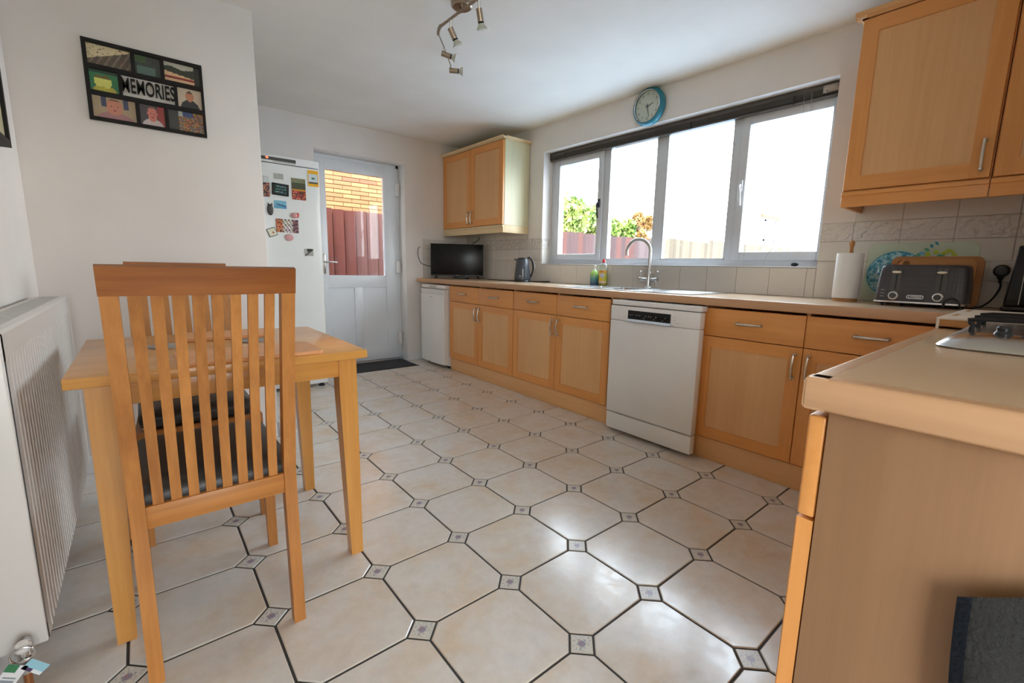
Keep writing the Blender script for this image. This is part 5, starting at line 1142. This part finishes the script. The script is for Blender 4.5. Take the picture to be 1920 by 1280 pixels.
# ---- socket, plug, black appliance
so = thing('wall_socket', 'white double wall socket right of the glass chopping board', 'socket', (XW - .006, -.895, 1.058))
part('face_plate', MB().box((XW - .016, -.968, 1.013), (XW - .0065, -.822, 1.104), .003, 3), 'white_plastic', so)
for yy in (-.862, -.928): part('rocker', MB().box((XW - .019, yy - .010 - .012, 1.076), (XW - .015, yy - .012 + .003, 1.094), .0015), 'white_plastic', so)
part('pin_hole', MB().box((XW - .0168, -.930, 1.063), (XW - .0158, -.926, 1.071)).box((XW - .0168, -.941, 1.050), (XW - .0158, -.934, 1.053)).box((XW - .0168, -.922, 1.050), (XW - .0158, -.915, 1.053)), 'rubber', so, smooth=False)
pg = thing('mains_plug', 'black three-pin plug in the socket right of the toaster', 'plug', (XW - .03, -.863, 1.056))
part('plug_body', MB().lathe([(0, 0), (.0265, 0), (.0275, .004), (.026, .020), (.020, .030), (0, .033)], (XW - .0195, -.863, 1.060), (-1, 0, 0), 28).box((XW - .042, -.874, 1.024), (XW - .021, -.852, 1.045), .005), 'dark_plastic', pg)
part('flex_grip', MB().cyl((XW - .034, -.864, 1.026), (XW - .035, -.864, 1.006), .006, .0045, 12), 'rubber', pg)
bk = thing('tall_black_appliance', 'tall black glossy kitchen appliance cut off at the right photo edge', 'appliance', (2.22, -.99, ZT))
part('foot_plinth', MB().box((2.12, -1.095, ZT + .001), (2.34, -.893, ZT + .022), .010, 3), 'dark_plastic', bk)
part('body', MB().hexa([(2.13, -1.085, ZT + .022), (2.33, -1.085, ZT + .022), (2.33, -.900, ZT + .022), (2.13, -.900, ZT + .022), (2.14, -1.08, ZT + .262), (2.32, -1.08, ZT + .262), (2.32, -.915, ZT + .262), (2.14, -.915, ZT + .262)], .006, 3), 'black_screen', bk)
part('seam', MB().hexa([(2.1288, -.943, ZT + .03), (2.131, -.943, ZT + .03), (2.131, -.940, ZT + .03), (2.1288, -.940, ZT + .03), (2.1385, -.945, ZT + .25), (2.141, -.945, ZT + .25), (2.141, -.942, ZT + .25), (2.1385, -.942, ZT + .25)]), 'label_grey', bk, smooth=False)

# ---- hob and tray on the return worktop
hb_ = thing('gas_hob', 'stainless steel gas hob with black pan supports on the return worktop', 'hob', (.84, -1.15, ZT))
HX0, HX1, HY0, HY1 = .612, 1.040, -1.420, -.902
def hs_(z, ins): return rrect((HX0 + HX1) / 2, (HY0 + HY1) / 2, z, (HX1 - HX0) / 2 - ins, (HY1 - HY0) / 2 - ins, .045, 6)
part('hob_top', MB().loft([hs_(ZT + .0005, .003), hs_(ZT + .003, 0), hs_(ZT + .006, .002), hs_(ZT + .016, .012), hs_(ZT + .024, .026), hs_(ZT + .029, .043), hs_(ZT + .031, .07)]), 'steel', hb_, ang=50)
for k, (bx, by) in enumerate(((.80, -1.06), (.95, -1.06), (.80, -1.28), (.95, -1.28))):
    bu = part('burner', MB().lathe([(0, 0), (.036, 0), (.034, .004), (.024, .006), (.024, .010), (0, .010)], (bx, by, ZT + .0305), n=32), 'aluminium', hb_)
    part('burner_cap', MB().lathe([(0, .010), (.026, .010), (.027, .012), (.024, .015), (0, .016)], (bx, by, ZT + .0305), n=32), 'black_satin', bu)
for kx, ky in ((.672, -.990), (.672, -1.09), (.672, -1.19), (.672, -1.29)):
    kn = part('control_knob', MB().lathe([(0, 0), (.012, 0), (.013, .003), (.0095, .008), (.0105, .013), (.008, .017), (0, .018)], (kx, ky, ZT + .0285), n=24), 'dark_plastic', hb_)
def grid(x0, x1, y0, y1):
    zt_ = ZT + .0535; zb_ = ZT + .028; r_ = .0042
    for xx in (x0, x0 + .105, x1):
        part('pan_support', MB().tube([(xx, y1, zb_), (xx, y1 - .001, zt_ - .012), (xx, y1 - .012, zt_), (xx, (y0 + y1) / 2, zt_), (xx, y0 + .012, zt_), (xx, y0 + .001, zt_ - .012), (xx, y0, zb_)], r_, n=10, sub=3), 'black_satin', hb_)
    for yy in (y0 + .07, y1 - .07): part('pan_support', MB().tube([(x0, yy, zt_), (x1, yy, zt_)], r_ * .9, n=10), 'black_satin', hb_)
grid(.700, .905, -1.38, -.945)
ty = thing('white_topped_board', 'white-topped wooden board with two slots lying behind the hob', 'board', (1.2, -1.05, ZT))
part('top', MB().box((1.050, -1.25, ZT + .024), (1.56, -.846, ZT + .0285), .001), 'brown_top', ty)
part('edge', MB().box((1.052, -1.24, ZT + .006), (1.070, -.853, ZT + .024)), 'board_wood', ty, smooth=False)
part('side', MB().box((1.050, -.853, ZT + .0005), (1.56, -.847, ZT + .024)), 'brown_top', ty, smooth=False)
part('runner', MB().box((1.09, -1.23, ZT + .0005), (1.12, -.87, ZT + .024)).box((1.50, -1.23, ZT + .0005), (1.53, -.87, ZT + .024)), 'board_wood', ty, smooth=False)
for xx in (1.16, 1.42): part('slot', MB().box((xx, -.872, ZT + .0283), (xx + .09, -.862, ZT + .0289)), 'board_wood', ty, smooth=False)

# ---- towel hanging from a hook on the end panel
hk = thing('towel_hook', 'small hook holding the grey towel on the scuffed end panel', 'hook', (.149, -1.2, .80))
part('back_plate', MB().cyl((.1495, -1.2, .800), (.145, -1.2, .800), .013, n=20), 'bronze_nickel', hk)
part('hook_arm', MB().tube([(.146, -1.2, .800), (.132, -1.2, .792), (.120, -1.2, .796), (.116, -1.2, .808)], .0035, n=8, sub=4), 'bronze_nickel', hk)
tw = thing('hand_towel', 'dark grey towel with navy edge hanging on the end panel at bottom right', 'towel', (.12, -1.2, .25))
def tow(y0, y1, nm, m_, off, ny):
    bm = bmesh.new(); rows_ = []; nz_r = 14
    for s_i in range(nz_r + 1):
        v = s_i / nz_r; row = []
        for j in range(ny + 1):
            y = y0 + (y1 - y0) * j / ny; ztop = .682 + .10 * (1 - abs(y + 1.2) / .18); z = ztop - v * (ztop - .22)
            g = min(1, v * 2.2); yy = -1.2 + (y + 1.2) * (1 + .10 * (1 - (1 - v) ** 2)) - .022 * g * (1 if y > -1.2 else -1) * abs(y + 1.2) / .18 * (1 + v)
            row.append(bm.verts.new((.128 - off - .020 * math.sin(math.pi * min(1, v + .15)) * .4 + .009 * math.sin(y * 62 + v * 1.3) * (.35 + .65 * g), yy, z)))
        rows_.append(row)
    for A, B in zip(rows_, rows_[1:]):
        for j in range(ny): bm.faces.new((A[j], A[j + 1], B[j + 1], B[j]))
    bmesh.ops.solidify(bm, geom=bm.faces[:], thickness=.005)
    mb = MB(); mb._merge(bm); part(nm, mb, m_, tw, ang=60)
tow(-1.38, -1.030, 'cloth', 'towel_grey', 0, 30); tow(-1.032, -1.0205, 'hem', 'towel_navy', .0015, 2)
